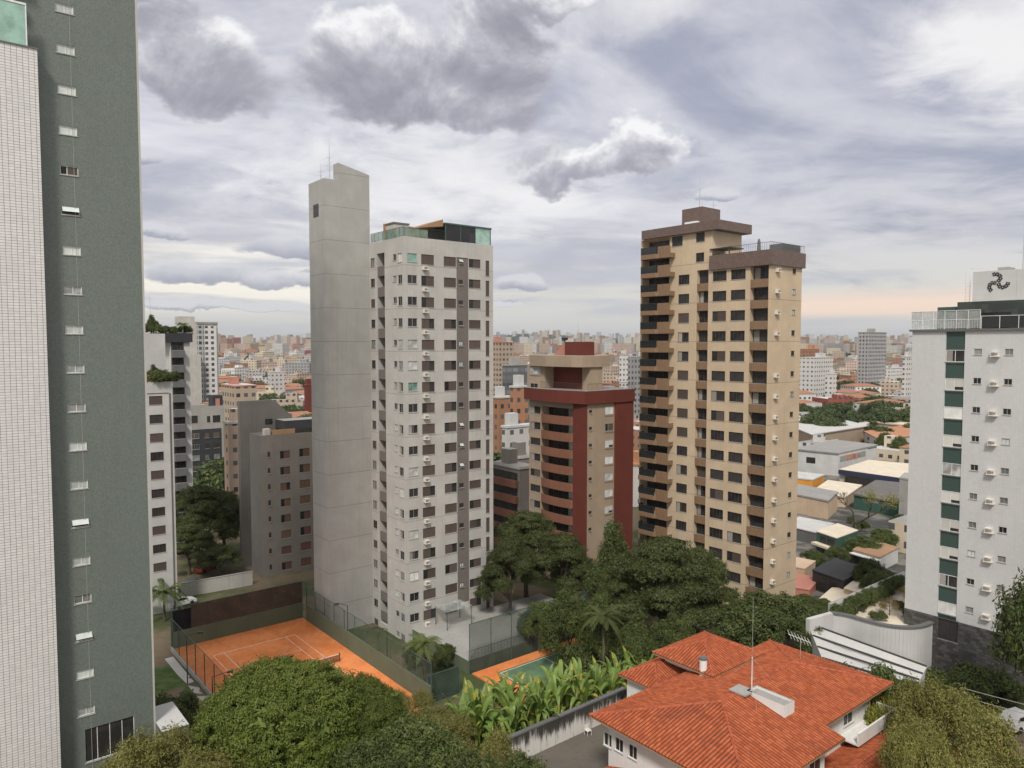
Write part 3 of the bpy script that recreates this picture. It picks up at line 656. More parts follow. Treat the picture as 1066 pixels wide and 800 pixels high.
# white tiled bay, proud of the green wall
zs = fr.hit(38, 52, -1.2)[1]; xw = fr.hit(50.3, 400, -1.2)[0]
m = MB(); m.box(fr, -24, xw, -1.2, -.003, ZT-3, zs, 'white_tile', 'pale_concrete'); m.box(fr, -24, xw+.06, -1.26, -.003, zs+.002, zs+.12, 'dark_concrete'); th.part('tiled_bay', m)
xg = fr.hit(28, 30, -1.2)[0]
m = MB(); zr_ = zs+2.95; m.box(fr, -24, xg, -1.22, -1.12, zr_, zr_+.14, 'white_metal'); m.box(fr, xg-.08, xg, -1.2, -1.12, zs+.125, zr_, 'white_metal')
for k in range(1, 6): m.box(fr, xg-k*1.7, xg-k*1.7+.06, -1.2, -1.12, zs+.125, zr_, 'white_metal')
pr = th.part('railing', m); q = MB(); q.box(fr, -24, xg-.085, -1.18, -1.15, zs+.15, zr_-.01, 'terrace_glass'); th.part('pane', q, pr)
m = MB(); m.box(fr, -24, xg-.6, -1.0, -.01, zr_+.5, zr_+1.2, 'brown_tile'); m.box(fr, -24, xg-.8, -.06, -.008, zs+.13, zr_+.5, 'taupe_dark'); m.box(fr, -24, xg-.2, -1.05, -.02, zr_+2.2, zr_+2.6, 'pale_concrete'); th.part('balcony', m)
m = MB(); x5, z5 = fr.hit(164, 740); m.box(fr, .14, 2.2, -2.0, 3, 4.5, 12.0-1.2, 'green_tile', 'white_paint'); th.part('entrance_block', m)
th.flush()
# ================================================================== 5. white building with the green window strip
pR = at(949.5, 360, 80); fl = Frame(pR[0], pR[1], YAW-pi/2)      # x grows towards the viewer and to the right
ZW = 6.5; dz = 2.96; zt = fl.hit(949.5, 345.5)[1]; zst = fl.hit(944, 634)[1]; LW = 18
th = Thing('apartment_building', 'white tiled apartment building with a dark green window strip and a dark stone base', 'building', fl.P(0, 0, ZW))
g = Facade(th, fl); a0 = fl.hit(984.7, 360)[0]; a1 = fl.hit(1004.6, 360)[0]; zw = fl.hit(995, 364.6)[1]; n = 10
g.ops.append((a0, a1, zst, zt-.06, .12, 'green_panel'))
for k in range(n):
    th.inst('window', window(round(a1-a0-.02, 2), 1.22, rnd.choice(['blind', 'light', 'halfr' if False else 'light', 'mixed', 'blind']), 'white_metal'), fl, a0+.01, -.02, zw-1.22-k*dz, 2)
for px0, px1, st in ((1014, 1021, .62), (1046, 1053.5, .62)):
    x0 = fl.hit(px0, 366)[0]; z = fl.hit(1017, 363.2)[1]; g.column((x0, x0+.72, z-.62, z), n, dz, ['grey', 'dark', 'frost', 'dark'], rnd)
g.acs(1036.5, 369, n, dz, rnd, 1.)
for px in (1085, 1100): x0 = fl.hit(px, 366)[0]; g.column((x0, x0+1.4, zw-1.2, zw), n, dz, ['dark', 'light'], rnd)
wx0, wz0 = fl.hit(976.5, 664); wx1, wz1 = fl.hit(997.5, 647); base_ops = [(wx0, wx1, wz0, wz1)]
th.inst('window', window(round(wx1-wx0, 2), round(wz1-wz0, 2), 'dark', 'bronze_frame'), fl, wx0, 0, wz0, 3)
m = MB(); wall(m, fl, 0, LW, zst, zt, g.ops, 'white_cladding', .15); wall(m, fl.sub(LW, 0, pi/2), 0, 14, ZW, zt, [], 'white_cladding'); wall(m, fl.sub(LW, 14, pi), 0, LW, ZW, zt, [], 'white_cladding'); wall(m, fl.sub(0, 14, -pi/2), 0, 14, ZW, zt, [], 'white_cladding')
m.face([fl.P(0, 0, zt), fl.P(LW, 0, zt), fl.P(LW, 14, zt), fl.P(0, 14, zt)], 'grey_roof'); th.part('wall', m)
m = MB(); wall(m, fl, -.02, LW, ZW-2, zst-.002, base_ops, 'stone_base', .2, -.05); m.box(fl, -.02, LW, -.05, .0, zst-.002, zst+.06, 'dark_concrete'); th.part('stone_base', m)
m = MB(); m.box(fl, -.25, LW, -.25, 14, zt+.003, zt+.22, 'dark_concrete', 'grey_roof'); th.part('cornice', m)
zr_ = zt+.22
x2 = fl.hit(1021, 330)[0]
rail(th, fl, -.1, x2, -.1, zr_, 1.9, 'white_metal', .95, glassmat='clear_glass', r=.03); rail(th, fl, -.1, x2, -.08, zr_, .95, 'white_metal', .24, r=.012); rail(th, fl, x2+.1, LW, -.1, zr_, 1.25, 'white_metal', 1.6, glassmat='dark_rail_glass', r=.03); rail(th, fl, 0, 9, -.1, zr_, 1.9, 'white_metal', .95, along='y', r=.03)
b0 = fl.hit(976, 320, 3)[0]; b1 = fl.hit(998, 320, 3)[0]; zp = fl.hit(998, 316, 3)[1]
m = MB(); m.box(fl, b0, b1, 3, 10, zr_+.003, zp-.35, 'green_panel', 'grey_roof'); m.box(fl, b1+.01, LW, 2.6, 11, zr_+.003, zp+.1, 'dark_stone', 'grey_roof'); th.part('roof_storey', m)
m = MB(); m.box(fl, b1+1.5, b1+5, 2.5, 2.59, zr_+.2, zr_+1.7, 'glass_dark'); th.part('window', m)
tp = fl.hit(1012.5, 300, 5)[0]; tq = fl.hit(1058, 300, 5)[0]; ztk = fl.hit(1058, 280.5, 5)[1]
m = MB(); m.box(fl, tp, tq, 5, 11, zp-.3, ztk, 'white_paint', 'white_roof'); th.part('water_tank', m)
m = MB(); m.box(fl, tq+.01, tq+6, 5.05, 11, zp, ztk-.02, 'white_paint', 'white_roof'); th.part('water_tank', m)
# emblem: three dark perforated arms curling round a centre
cx_, cz_ = fl.hit(1038.5, 294.5, 5); m = MB()
for k in range(3):
    a = R(90+120*k)
    seq = [(.0, .12), (.22, .30), (.30, .55), (.10, .82), (-.20, .95), (-.48, .86)]
    rot = lambda q: (cx_+1.0*(q[0]*cos(a-pi/2)-q[1]*sin(a-pi/2)), cz_+1.0*(q[0]*sin(a-pi/2)+q[1]*cos(a-pi/2)))
    for i in range(len(seq)-1):
        p_, q_ = rot(seq[i]), rot(seq[i+1]); ddx, ddz = q_[0]-p_[0], q_[1]-p_[1]; L_ = sqrt(ddx*ddx+ddz*ddz); nx, nz = -ddz/L_*.19, ddx/L_*.19
        m.face([fl.P(p_[0]+nx, 4.97, p_[1]+nz), fl.P(p_[0]-nx, 4.97, p_[1]-nz), fl.P(q_[0]-nx, 4.97, q_[1]-nz), fl.P(q_[0]+nx, 4.97, q_[1]+nz)], 'black_paint')
        c_ = ((p_[0]+q_[0])/2, (p_[1]+q_[1])/2); r_ = .05
        m.face([fl.P(c_[0]+r_*cos(t_), 4.962, c_[1]+r_*sin(t_)) for t_ in [pi/3*j for j in range(6)]], 'white_paint')
th.part('emblem', m)
m = MB()
for s_ in (0, .45): m.tube(fl.P(tp-.6-s_, 6, zp), fl.P(tp-.6-s_, 6, ztk+.5), .03, .03, 'white_metal', 5)
for k in range(9): m.tube(fl.P(tp-.6, 6, zp+.2+k*.35), fl.P(tp-1.05, 6, zp+.2+k*.35), .02, .02, 'white_metal', 5)
m.tube(fl.P(tp-.6, 6, ztk+.5), fl.P(tp+.9, 6, ztk+.5), .03, .03, 'white_metal', 5); th.part('ladder', m)
antenna(th, fl.P(tq+.1, 6.5, ztk), 5.2, arms=1)
m = MB(); m.box(fl, tp+2, tp+3, 6, 8, ztk+.003, ztk+.4, 'concrete'); m.tube(fl.P(tp+4.3, 7, ztk), fl.P(tp+4.3, 7, ztk+.6), .12, .12, 'concrete'); th.part('roof_hatch', m)
th.flush()
# ------------------------------------------------------------------ ground
CA = at(180, 676, 97.0); court = Frame(*onz(180, 676, 2.0)[:2], YAW)     # back left corner of the clay court; x to the right, y away
CW_, CL_, CZ = round(court.local(*onz(315, 643, 2.0)[:2])[0], 2), 34.5, 2.0
house = Frame(*onz(613, 745, 12.9)[:2], YAW)
fT = Frame(*corner(421, 98)[0].o, YAW)
def sm(v, a, b): t = np.clip((v-a)/(b-a), 0, 1); return t*t*(3-2*t)
def gz(x, y):
    x = np.asarray(x, float); y = np.asarray(y, float)
    z = np.interp(y, [0, 45, 62, 74, 80, 140, 260, 3000, 5000, 6500, 9000], [9, 8, 6.3, 3.4, 1.8, 1.6, 2.5, 3, 22, 50, 48])
    zr = np.interp(y, [0, 40, 75, 110, 200, 300], [9, 8.5, 7.2, 4.5, 3, 2.6]); z = np.where(y < 300, z+(zr-z)*sm(x, 14, 34), z)
    zl = np.interp(y, [0, 30, 60, 78, 88], [8, 7, 5.6, 3, 1.8]); z = np.where(y < 88, z+(zl-z)*sm(-x, 18, 30), z)
    z = z+np.where(y > 3500, 1, 0)*sm(y, 3500, 6500)*(26*np.sin(x/520+1.3)*np.cos(x/1300)+22*np.exp(-((x-260)/380)**2))
    u, v = court.local(x, y)
    d = np.maximum(np.maximum(-u-1.2, u-CW_-1.5), np.maximum(v-1.2, -v-CL_-1.0))
    z = np.where(y < 140, np.minimum(z, 1.8+np.clip(d, 0, 99)*.9), z)
    hx, hy = house.local(x, y); dh = np.maximum(np.maximum(-hx-6, hx-26), np.maximum(hy-8, -hy-20))
    return np.where((y < 140) & (dh < 5), z+(6.3-z)*sm(-dh, -5, 0), z)
def gz1(x, y): return float(gz(x, y))
def sheet(name, xs, ys, zf, mat):
    X, Y = np.meshgrid(xs, ys); Z = zf(X, Y); nx, ny = len(xs), len(ys)
    me = bpy.data.meshes.new(name); v = np.stack([X, Y, Z], -1).reshape(-1, 3)
    i = np.arange(nx*ny).reshape(ny, nx); f = np.stack([i[:-1, :-1], i[:-1, 1:], i[1:, 1:], i[1:, :-1]], -1).reshape(-1, 4)
    me.vertices.add(len(v)); me.vertices.foreach_set('co', v.ravel()); me.loops.add(f.size); me.loops.foreach_set('vertex_index', f.ravel())
    me.polygons.add(len(f)); me.polygons.foreach_set('loop_start', np.arange(len(f))*4); me.polygons.foreach_set('loop_total', np.full(len(f), 4))
    me.materials.append(MATS[mat]); me.update(); me.shade_smooth(); return me
def grown(lo, hi, fine0, fine1, step, ratio=1.18):
    r = list(np.arange(fine0, fine1+.01, step)); s = step
    while r[-1] < hi: s *= ratio; r.append(r[-1]+s)
    s = step
    while r[0] > lo: s *= ratio; r.insert(0, r[0]-s)
    return np.array(r)
m, t = material('earth'); o = ocoord(t); n1 = t.noise(o, .09, 6, .6); n2 = t.noise(o, .9, 5, .65); n3 = t.noise(o, .008, 6, .65); n4 = t.noise(o, .025, 5, .6)
near = t.mix(t.smooth(n1, .42, .58), (.055, .075, .028), (.16, .125, .085)); near = t.mix(t.M('MULTIPLY', t.smooth(n2, .4, .7), .5), near, (.10, .09, .06))
far = t.mix(t.smooth(n4, .42, .60), (.035, .055, .025), (.25, .19, .15)); far = t.mix(t.smooth(n3, .5, .62), far, (.05, .07, .03))
sp = nd('ShaderNodeSeparateXYZ', t.t); t.put(sp.inputs[0], o)
finish(t, t.mix(t.smooth(sp.outputs[1], 120, 320), near, far), .95, n2, .4, .1, .1)
g = link('ground', sheet('ground', grown(-9000, 9000, -75, 90, 1.6), grown(-60, 10000, 0, 130, 1.6), gz, 'earth'), (0, 0, 0)); g['kind'] = 'structure'
m, t = material('asphalt'); o = ocoord(t); finish(t, t.mix(t.smooth(t.noise(o, .6, 6, .65), .35, .7), (.042, .043, .045), (.075, .073, .07)), .9, t.noise(o, 30, 3), .3, .01, .2)
m, t = material('lot'); o = ocoord(t); finish(t, t.mix(t.smooth(t.noise(o, .12, 6, .7), .42, .6), (.055, .056, .052), (.19, .175, .155)), .9, None)
m, t = material('clay'); o = ocoord(t); n1 = t.noise(o, .22, 6, .62, .5); n2 = t.noise(scaled(t, o, (1, 1, 1)), 2.2, 5, .65); 
cl = t.mix(t.smooth(n1, .35, .68), (.62, .190, .058), (.76, .27, .098)); cl = t.mix(t.M('MULTIPLY', t.smooth(t.noise(scaled(t, o, (1.2, .25, 1)), 1.3, 5, .7), .45, .7), .35), cl, (.76, .36, .18)); cl = t.mix(t.M('MULTIPLY', t.smooth(n2, .46, .7), .45), cl, (.50, .17, .06)); finish(t, cl, .95, n2, .2, .01, .1)
m, t = material('lawn'); o = ocoord(t); finish(t, t.mix(t.smooth(t.noise(o, .8, 6, .65), .35, .65), (.035, .075, .014), (.09, .12, .03)), .9, t.noise(o, 25, 4), .6, .05)
m, t = material('stained_white'); o = ocoord(t); u = nd('ShaderNodeSeparateXYZ', t.t); t.put(u.inputs[0], ocoord(t, 'UV'))
sk = t.noise(scaled(t, o, (2.2, 2.2, .22)), 1.2, 6, .7); topd = t.smooth(u.outputs[1], .8, 2.3)
finish(t, t.mix(t.smooth(t.M('ADD', t.M('MULTIPLY', sk, .9), t.M('MULTIPLY', topd, .26)), .46, .66), (.62, .60, .57), (.05, .045, .04)), .9, sk, .2)
plain('line_white', (.78, .70, .62), .9, var=.2, scale=1.5)
# ------------------------------------------------------------------ clay court
cf = court.sub(0, -CL_)        # near left corner; y runs to the far end
m = MB(); m.box(cf, 0, CW_, 0, CL_, 1.0, CZ, 'clay'); single('court', m, None, None, kind='structure')
m = MB(); lz0, lz1 = CZ+.004, CZ+.008
cx0 = CW_/2; by, ny = CL_-5.4, CL_-5.4-11.885
def line(xa, xb, ya, yb): m.face([cf.P(xa, ya, lz1), cf.P(xb, ya, lz1), cf.P(xb, yb, lz1), cf.P(xa, yb, lz1)], 'line_white')
for s_ in (-1, 1):
    line(cx0+s_*5.485-.03, cx0+s_*5.485+.03, by-23.77, by-.06); line(cx0+s_*4.115-.03, cx0+s_*4.115+.03, by-23.70, by-.06)
line(cx0-5.45, cx0+5.45, by-.05, by+.05); line(cx0-5.45, cx0+5.45, by-23.8, by-23.72); line(cx0-4.08, cx0+4.08, ny+6.4, ny+6.46); line(cx0-4.08, cx0+4.08, ny-6.46, ny-6.4); line(cx0-.03, cx0+.03, ny-6.39, ny+6.39)
single('court_lines', m, None, None, kind='structure')
th = Thing('tennis_net', 'tennis net with white band and dark posts across the orange clay court', 'net', cf.P(cx0, ny, CZ))
sheer('net_mesh', (.03, .03, .03), .38, .8, .1); sheer('fence_mesh', (.09, .12, .10), .16, .8, .1); sheer('dense_mesh', (.085, .115, .095), .38, .8, .1); sheer('wind_screen', (.10, .075, .062), .78, .9, .05); sheer('dark_screen', (.018, .016, .02), .93, .9, .05); sheer('green_screen', (.07, .10, .085), .55, .9, .05)
m = MB(); m.box(cf, cx0-6.3, cx0+6.3, ny-.01, ny+.01, CZ+.03, CZ+.92, 'net_mesh'); th.part('mesh', m)
m = MB(); m.box(cf, cx0-6.3, cx0+6.3, ny-.03, ny+.03, CZ+.93, CZ+1.0, 'white_metal'); th.part('band', m)
for s_ in (-1, 1): m = MB(); m.tube(cf.P(cx0+s_*6.4, ny, CZ), cf.P(cx0+s_*6.4, ny, CZ+1.12), .07, .07, 'dark_metal'); th.part('post', m)
def fence(label, fr, x0, x1, y, zb, hw, ht, npost, screen=None, seg=None, along='x', wallm='court_green', mesh='fence_mesh', cat='fence'):
    th = Thing('court_fence', label, cat, fr.P(x0, y, zb) if along == 'x' else fr.P(y, x0, zb))
    def bx(m, a, b, d0, d1, z0, z1, mt):
        return m.box(fr, a, b, y+d0, y+d1, z0, z1, mt) if along == 'x' else m.box(fr, y+d0, y+d1, a, b, z0, z1, mt)
    if hw: th.part('wall', bx(MB(), x0, x1, 0, .2, zb-.6, zb+hw, wallm))
    th.part('netting', bx(MB(), x0, x1, .09, .11, zb+hw+.002, zb+ht, mesh))
    if screen: a, b, k = seg; th.part('windscreen', bx(MB(), a, b, .04, .07, zb+hw+.05, zb+k, screen))
    for k in range(npost):
        a = x0+(x1-x0)*k/(npost-1); q = (fr.P(a, y+.1, 0), ) if along == 'x' else (fr.P(y+.1, a, 0), )
        m = MB(); m.tube((*q[0][:2], zb), (*q[0][:2], zb+ht), .055, .055, 'green_metal', 6); th.part('post', m)
    m = MB(); e = [(fr.P(a, y+.1, zb+ht) if along == 'x' else fr.P(y+.1, a, zb+ht)) for a in (x0, x1)]; m.tube(e[0], e[1], .04, .04, 'green_metal', 6); th.part('top_rail', m)
    return th
th = fence('far court fence with a low green wall under a brown windscreen', cf, 0, CW_, CL_, CZ, 2.2, 5.4, 5, 'wind_screen', (2.4, CW_-.1, 3.2+2.2))
m = MB(); m.box(cf, .1, 2.38, CL_+.03, CL_+.06, CZ+2.25, CZ+5.0, 'dark_screen'); th.part('windscreen', m, label='black windscreen panel')
fence('long court fence on a green wall beside the grey tower', cf, 0, CL_-1.2, CW_, CZ, 2.3, 4.9, 12, along='y')
fence('see-through court fence along the lawn and path', cf, 6, CL_, -.25, CZ, .35, 4.2, 9, along='y', wallm='concrete')
fence('short dark green screened fence panel at the corner of the two courts', cf, CW_+.25, CW_+4.6, 1.0, CZ-.4, 0, 3.4, 2, 'green_screen', (CW_+.3, CW_+4.5, 3.35))
def lamp(label, p, h, arm, head=1):
    th = Thing('court_lamp', label, 'lamp post', p, 'lamp posts of the clay court')
    m = MB(); m.tube(p, (p[0], p[1], p[2]+h), .07, .05, 'dark_metal', 8); th.part('pole', m)
    q = (p[0]+arm[0], p[1]+arm[1], p[2]+h+.35); m = MB(); m.tube((p[0], p[1], p[2]+h-.03), q, .04, .035, 'dark_metal', 6); th.part('arm', m)
    m = MB(); f_ = Frame(q[0], q[1], atan2(arm[1], arm[0])); m.box(f_, -.1, .55, -.16, .16, q[2]-.12, q[2]+.06, 'dark_metal'); th.part('lamp_head', m)
p = onz(195.3, 713, CZ); lamp('court lamp post with a tilted head at the lawn side of the clay', (p[0], p[1], 1.9), 5.9, (1.25, .35))
q = onz(221.5, 735, CZ); lamp('court lamp post rising behind the big round tree, its arm over the clay', (q[0], q[1], 1.9), 3.4, (1.6, .5))
p = cf.P(CW_+.5, 21, 1.9); lamp('court lamp post beside the fence in front of the grey tower', p, 5.6, (-1.1, -.4))
p = cf.P(CW_+.5, 10.5, 1.9); lamp('court lamp post near the lower end of the fence by the grey tower', p, 5.6, (-1.1, -.4))
# lawn, path, strip beside the court
m = MB(); LP = lambda x, y: (lambda p: (p[0], p[1], max(gz1(p[0], p[1]), 1.8)+.03))(cf.P(x, y, 0))
for k in range(10): m.face([LP(-6.5, 15+k*1.5), LP(-1.6, 15+k*1.5), LP(-1.6, 16.5+k*1.5), LP(-6.5, 16.5+k*1.5)], 'lawn')
single('lawn', m, None, None, kind='structure')
m = MB()
for k in range(19): m.face([LP(-1.55, k*1.6+2), LP(-.5, k*1.6+2), LP(-.5, k*1.6+3.6), LP(-1.55, k*1.6+3.6)], 'pale_concrete')
for k in range(3): m.face([LP(-7, 12.6+k*.8), LP(-1.6, 12.6+k*.8), LP(-1.6, 13.4+k*.8), LP(-7, 13.4+k*.8)], 'pale_concrete')
single('path', m, None, None, kind='structure')
# podium in front of the grey tower and the second court
ZP = 3.4
th = Thing('podium', 'pale concrete podium deck with a green retaining wall in front of the grey tower', 'deck', fT.P(2, -12, 1.5))
m = MB(); m.box(fT, 0.9, 24, -13.0, -.01, 1.0, ZP, 'court_green', 'concrete'); th.part('deck', m)
rail(th, fT, 1.0, 23.9, -12.9, ZP, 1.1, 'green_metal', .5)
m = MB(); 
for x in (4.3, 8.3): [m.tube(fT.P(x, y, ZP), fT.P(x, y, ZP+2.5), .06, .06, 'green_metal', 6) for y in (-.6, -3.4)]
m.box(fT, 4.2, 8.4, -3.5, -.4, ZP+2.5, ZP+2.6, 'clear_glass'); th.part('glass_canopy', m)
fence('tall mesh fence standing on the podium deck edge above the second court', fT, 1.0, 24, -13.25, 1.8, 0, 6.2, 8, mesh='dense_mesh')
m = MB(); m.box(fT, 1.2, 21, -30, -13.4, 1.0, 1.92, 'clay'); single('court', m, None, None, kind='structure')
plain('court_paint', (.10, .17, .10), .9, var=.2, scale=.8)
m = MB(); m.face([fT.P(x, y, 1.925) for x, y in ((3.6, -27.5), (18.4, -27.5), (18.4, -15.2), (3.6, -15.2))], 'court_paint')
for x in (3.9, 11, 18.1): m.face([fT.P(a, y, 1.929) for a, y in ((x-.04, -27), (x+.04, -27), (x+.04, -15.5), (x-.04, -15.5))], 'line_white')
m.face([fT.P(a, y, 1.933) for a, y in ((3.9, -15.6), (18.1, -15.6), (18.1, -15.5), (3.9, -15.5))], 'line_white')
single('court_lines', m, None, None, kind='structure')
th = Thing('football_goal', 'small metal goal frame at the end of the second court', 'goal', fT.P(20, -19, 1.92))
for y in (-19, -16.4): m = MB(); m.tube(fT.P(19.5, y, 1.92), fT.P(19.5, y, 4.1), .05, .05, 'aluminium', 6); th.part('post', m)
m = MB(); m.tube(fT.P(19.5, -19, 4.1), fT.P(19.5, -16.4, 4.1), .05, .05, 'aluminium', 6); th.part('crossbar', m)
# ------------------------------------------------------------------ house with the orange tile roof
m, t = material('roof_tile'); uv = ocoord(t, 'UV'); o = ocoord(t); u = nd('ShaderNodeSeparateXYZ', t.t); t.put(u.inputs[0], uv)
PIT, ROW = .30, .42
cell = nd('ShaderNodeTexWhiteNoise', t.t); t.put(cell.inputs[0], t.xyz(t.M('FLOOR', t.M('DIVIDE', u.outputs[0], PIT)), t.M('FLOOR', t.M('DIVIDE', u.outputs[1], ROW)), 0.))
n1 = t.noise(o, .35, 6, .65, .6); n2 = t.noise(o, 1.7, 6, .7)
co = t.mix(cell.outputs[0], (.30, .070, .028), (.44, .122, .052)); co = t.mix(t.M('MULTIPLY', t.smooth(n1, .5, .68), .55), co, (.19, .055, .032)); co = t.mix(t.M('MULTIPLY', t.smooth(n2, .56, .72), .6), co, (.12, .05, .035)); co = t.mix(t.M('MULTIPLY', t.smooth(n2, .44, .3), .4), co, (.48, .185, .09))
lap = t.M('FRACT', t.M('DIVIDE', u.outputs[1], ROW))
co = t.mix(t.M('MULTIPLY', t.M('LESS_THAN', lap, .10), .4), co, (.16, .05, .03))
chn = t.M('ABSOLUTE', t.M('SINE', t.M('MULTIPLY', u.outputs[0], pi/PIT))); co = t.mix(t.M('MULTIPLY', t.smooth(chn, .62, .30), .72), co, (.085, .034, .022))   # shade in the valleys between ribs, painted into the tile colour
finish(t, co, .85, t.M('ADD', t.M('MULTIPLY', lap, -.4), t.M('MULTIPLY', n2, .4)), .6, .03, .15)
wallmat('yard_stone', (.13, .115, .095), stain=.5); wallmat('house_white', (.72, .71, .69), stain=.25); plain('ridge_tile', (.34, .085, .04), .85, var=.35, scale=3)
def roof_plane(m, poly, eave, upv):
    """corrugated tile plane: poly (3-D, planar convex), eave direction and up-slope direction"""
    poly = [np.array(p, float) for p in poly]; e = np.array(eave, float); e /= np.linalg.norm(e); u_ = np.array(upv, float); u_ -= e*np.dot(u_, e); u_ /= np.linalg.norm(u_); nn = np.cross(e, u_)
    if nn[2] < 0: nn = -nn
    o_ = poly[0]; Q = [(np.dot(p-o_, e), np.dot(p-o_, u_)) for p in poly]
    def span(s):
        ys = []
        for k in range(len(Q)):
            (a, b), (c, d) = Q[k], Q[(k+1) % len(Q)]
            if min(a, c)-1e-9 <= s <= max(a, c)+1e-9 and abs(a-c) > 1e-9: ys.append(b+(d-b)*(s-a)/(c-a))
        return (min(ys), max(ys)) if ys else None
    s0, s1 = min(q[0] for q in Q), max(q[0] for q in Q); N = max(2, int((s1-s0)/(PIT/6)))
    prev = None
    for k in range(N+1):
        s = s0+(s1-s0)*k/N; s = min(max(s, s0+1e-6), s1-1e-6); sp_ = span(s)
        if sp_ is None: continue
        hgt = .12*abs(sin(pi*s/PIT))**.8; ends = [tuple(o_+e*s+u_*v+nn*hgt) for v in sp_]; cur = (ends, [(s, sp_[0]), (s, sp_[1])])
        if prev:
            pts = [prev[0][0], cur[0][0], cur[0][1], prev[0][1]]; uvs = [prev[1][0], cur[1][0], cur[1][1], prev[1][1]]
            a_, b_, c_ = (np.array(q) for q in pts[:3])
            if np.dot(np.cross(b_-a_, np.array(pts[2])-a_), nn) < 0: pts.reverse(); uvs.reverse()
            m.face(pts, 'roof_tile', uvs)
        prev = cur
def hip(m, fr, a0, a1, b0, b1, ze, zr, left='hip', right='hip', ridges=None):
    """ridge along x; hips or gables at the ends"""
    P = fr.P; bm = (b0+b1)/2; h = (b1-b0)/2; r0 = a0+(h if left == 'hip' else 0); r1 = a1-(h if right == 'hip' else 0)
    if r1 < r0: r0 = r1 = (r0+r1)/2
    E = [P(a0,b0,ze), P(a1,b0,ze), P(a1,b1,ze), P(a0,b1,ze)]; r = [P(r0,bm,zr), P(r1,bm,zr)]
    ex = np.array(P(1,0,0))-np.array(P(0,0,0)); ey = np.array(P(0,1,0))-np.array(P(0,0,0))
    roof_plane(m, [E[0], E[1], r[1], r[0]] if r0 != r1 else [E[0], E[1], r[0]], ex, np.array(r[0])-np.array(E[0]))
    roof_plane(m, [E[2], E[3], r[0], r[1]] if r0 != r1 else [E[2], E[3], r[0]], ex, np.array(r[0])-np.array(E[3]))
    if left == 'hip': roof_plane(m, [E[3], E[0], r[0]], ey, np.array(r[0])-np.array(E[0]))
    if right == 'hip': roof_plane(m, [E[1], E[2], r[1]], ey, np.array(r[1])-np.array(E[1]))
    for z_ in (ze-.10,): m.face([P(a0+.02,b0+.02,z_), P(a0+.02,b1-.02,z_), P(a1-.02,b1-.02,z_), P(a1-.02,b0+.02,z_)], 'timber_soffit')
    for (qa, qb) in ((E[0], E[1]), (E[1], E[2]), (E[2], E[3]), (E[3], E[0])):
        m.face([(qa[0],qa[1],ze-.12), (qb[0],qb[1],ze-.12), (qb[0],qb[1],ze+.01), (qa[0],qa[1],ze+.01)], 'timber_soffit')
    if ridges is not None:
        L_ = ([(r[0], r[1])] if r0 != r1 else [])+([(E[0], r[0]), (E[3], r[0])] if left == 'hip' else [])+([(E[1], r[1]), (E[2], r[1])] if right == 'hip' else [])
        for a, b in L_: 
            a, b = np.array(a), np.array(b); k = max(1, int(np.linalg.norm(b-a)/.4)); q_ = MB(); ridges.append(q_)
            for i in range(k): q_.tube(tuple(a+(b-a)*i/k+(0,0,.06)), tuple(a+(b-a)*(i+1.08)/k+(0,0,.06)), .13, .10, 'ridge_tile', 7)
ZE = 12.9
th = Thing('house', 'white two storey house under a broad orange clay tile roof', 'house', house.P(10, -7, 6.3))
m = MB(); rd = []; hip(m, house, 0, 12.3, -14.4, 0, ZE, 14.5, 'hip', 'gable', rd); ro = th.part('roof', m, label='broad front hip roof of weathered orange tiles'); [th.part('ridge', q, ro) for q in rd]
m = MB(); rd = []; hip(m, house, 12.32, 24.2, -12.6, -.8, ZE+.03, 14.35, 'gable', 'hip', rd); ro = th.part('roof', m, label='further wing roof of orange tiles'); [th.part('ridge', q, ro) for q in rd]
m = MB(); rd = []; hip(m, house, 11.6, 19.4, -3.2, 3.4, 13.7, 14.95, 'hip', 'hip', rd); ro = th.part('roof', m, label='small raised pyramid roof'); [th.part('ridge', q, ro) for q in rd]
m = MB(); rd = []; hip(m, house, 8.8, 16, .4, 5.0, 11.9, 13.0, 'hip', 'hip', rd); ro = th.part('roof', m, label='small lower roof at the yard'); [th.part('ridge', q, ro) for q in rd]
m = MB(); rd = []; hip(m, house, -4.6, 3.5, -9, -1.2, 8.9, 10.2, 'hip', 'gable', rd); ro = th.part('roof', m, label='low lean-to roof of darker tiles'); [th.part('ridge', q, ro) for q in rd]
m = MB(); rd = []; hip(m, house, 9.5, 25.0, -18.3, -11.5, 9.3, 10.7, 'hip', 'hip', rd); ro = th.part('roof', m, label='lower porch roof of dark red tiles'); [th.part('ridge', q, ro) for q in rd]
wx = house.sub(1.1, -13.3); wl = Frame(*wx.o, wx.ang-pi/2)
g = Facade(th, wl); f = Facade(th, wx)
for px0, px1, py0, py1 in ((628.3, 633, 763, 773), (640, 647.5, 769, 780), (654, 661.5, 776, 789)):
    r = g.rect(px0, px1, py0, py1); z1_ = min(r[3], ZE-.45); g.column((r[0], r[0]+.85, z1_-1.05, z1_), 1, 1, 'dark', rnd, 'white_metal')
f.column((8.2, 9.9, 10.4, 12.2), 1, 1, 'dark', rnd, 'white_metal')
m = shell(wx, 10.3, 12.2, 5.5, ZE-.11, f.ops, g.ops, 'house_white'); th.part('wall', m)
w2 = house.sub(11.45, -11.7); f2 = Facade(th, w2)
r = f2.rect(888, 896, 737, 745); f2.column((6.0, 7.6, 10.9, 12.4), 1, 1, 'dark', rnd, 'white_metal')
m = shell(w2, 10.5, 9.8, 5.5, ZE-.08, f2.ops, [], 'house_white'); th.part('wall', m)
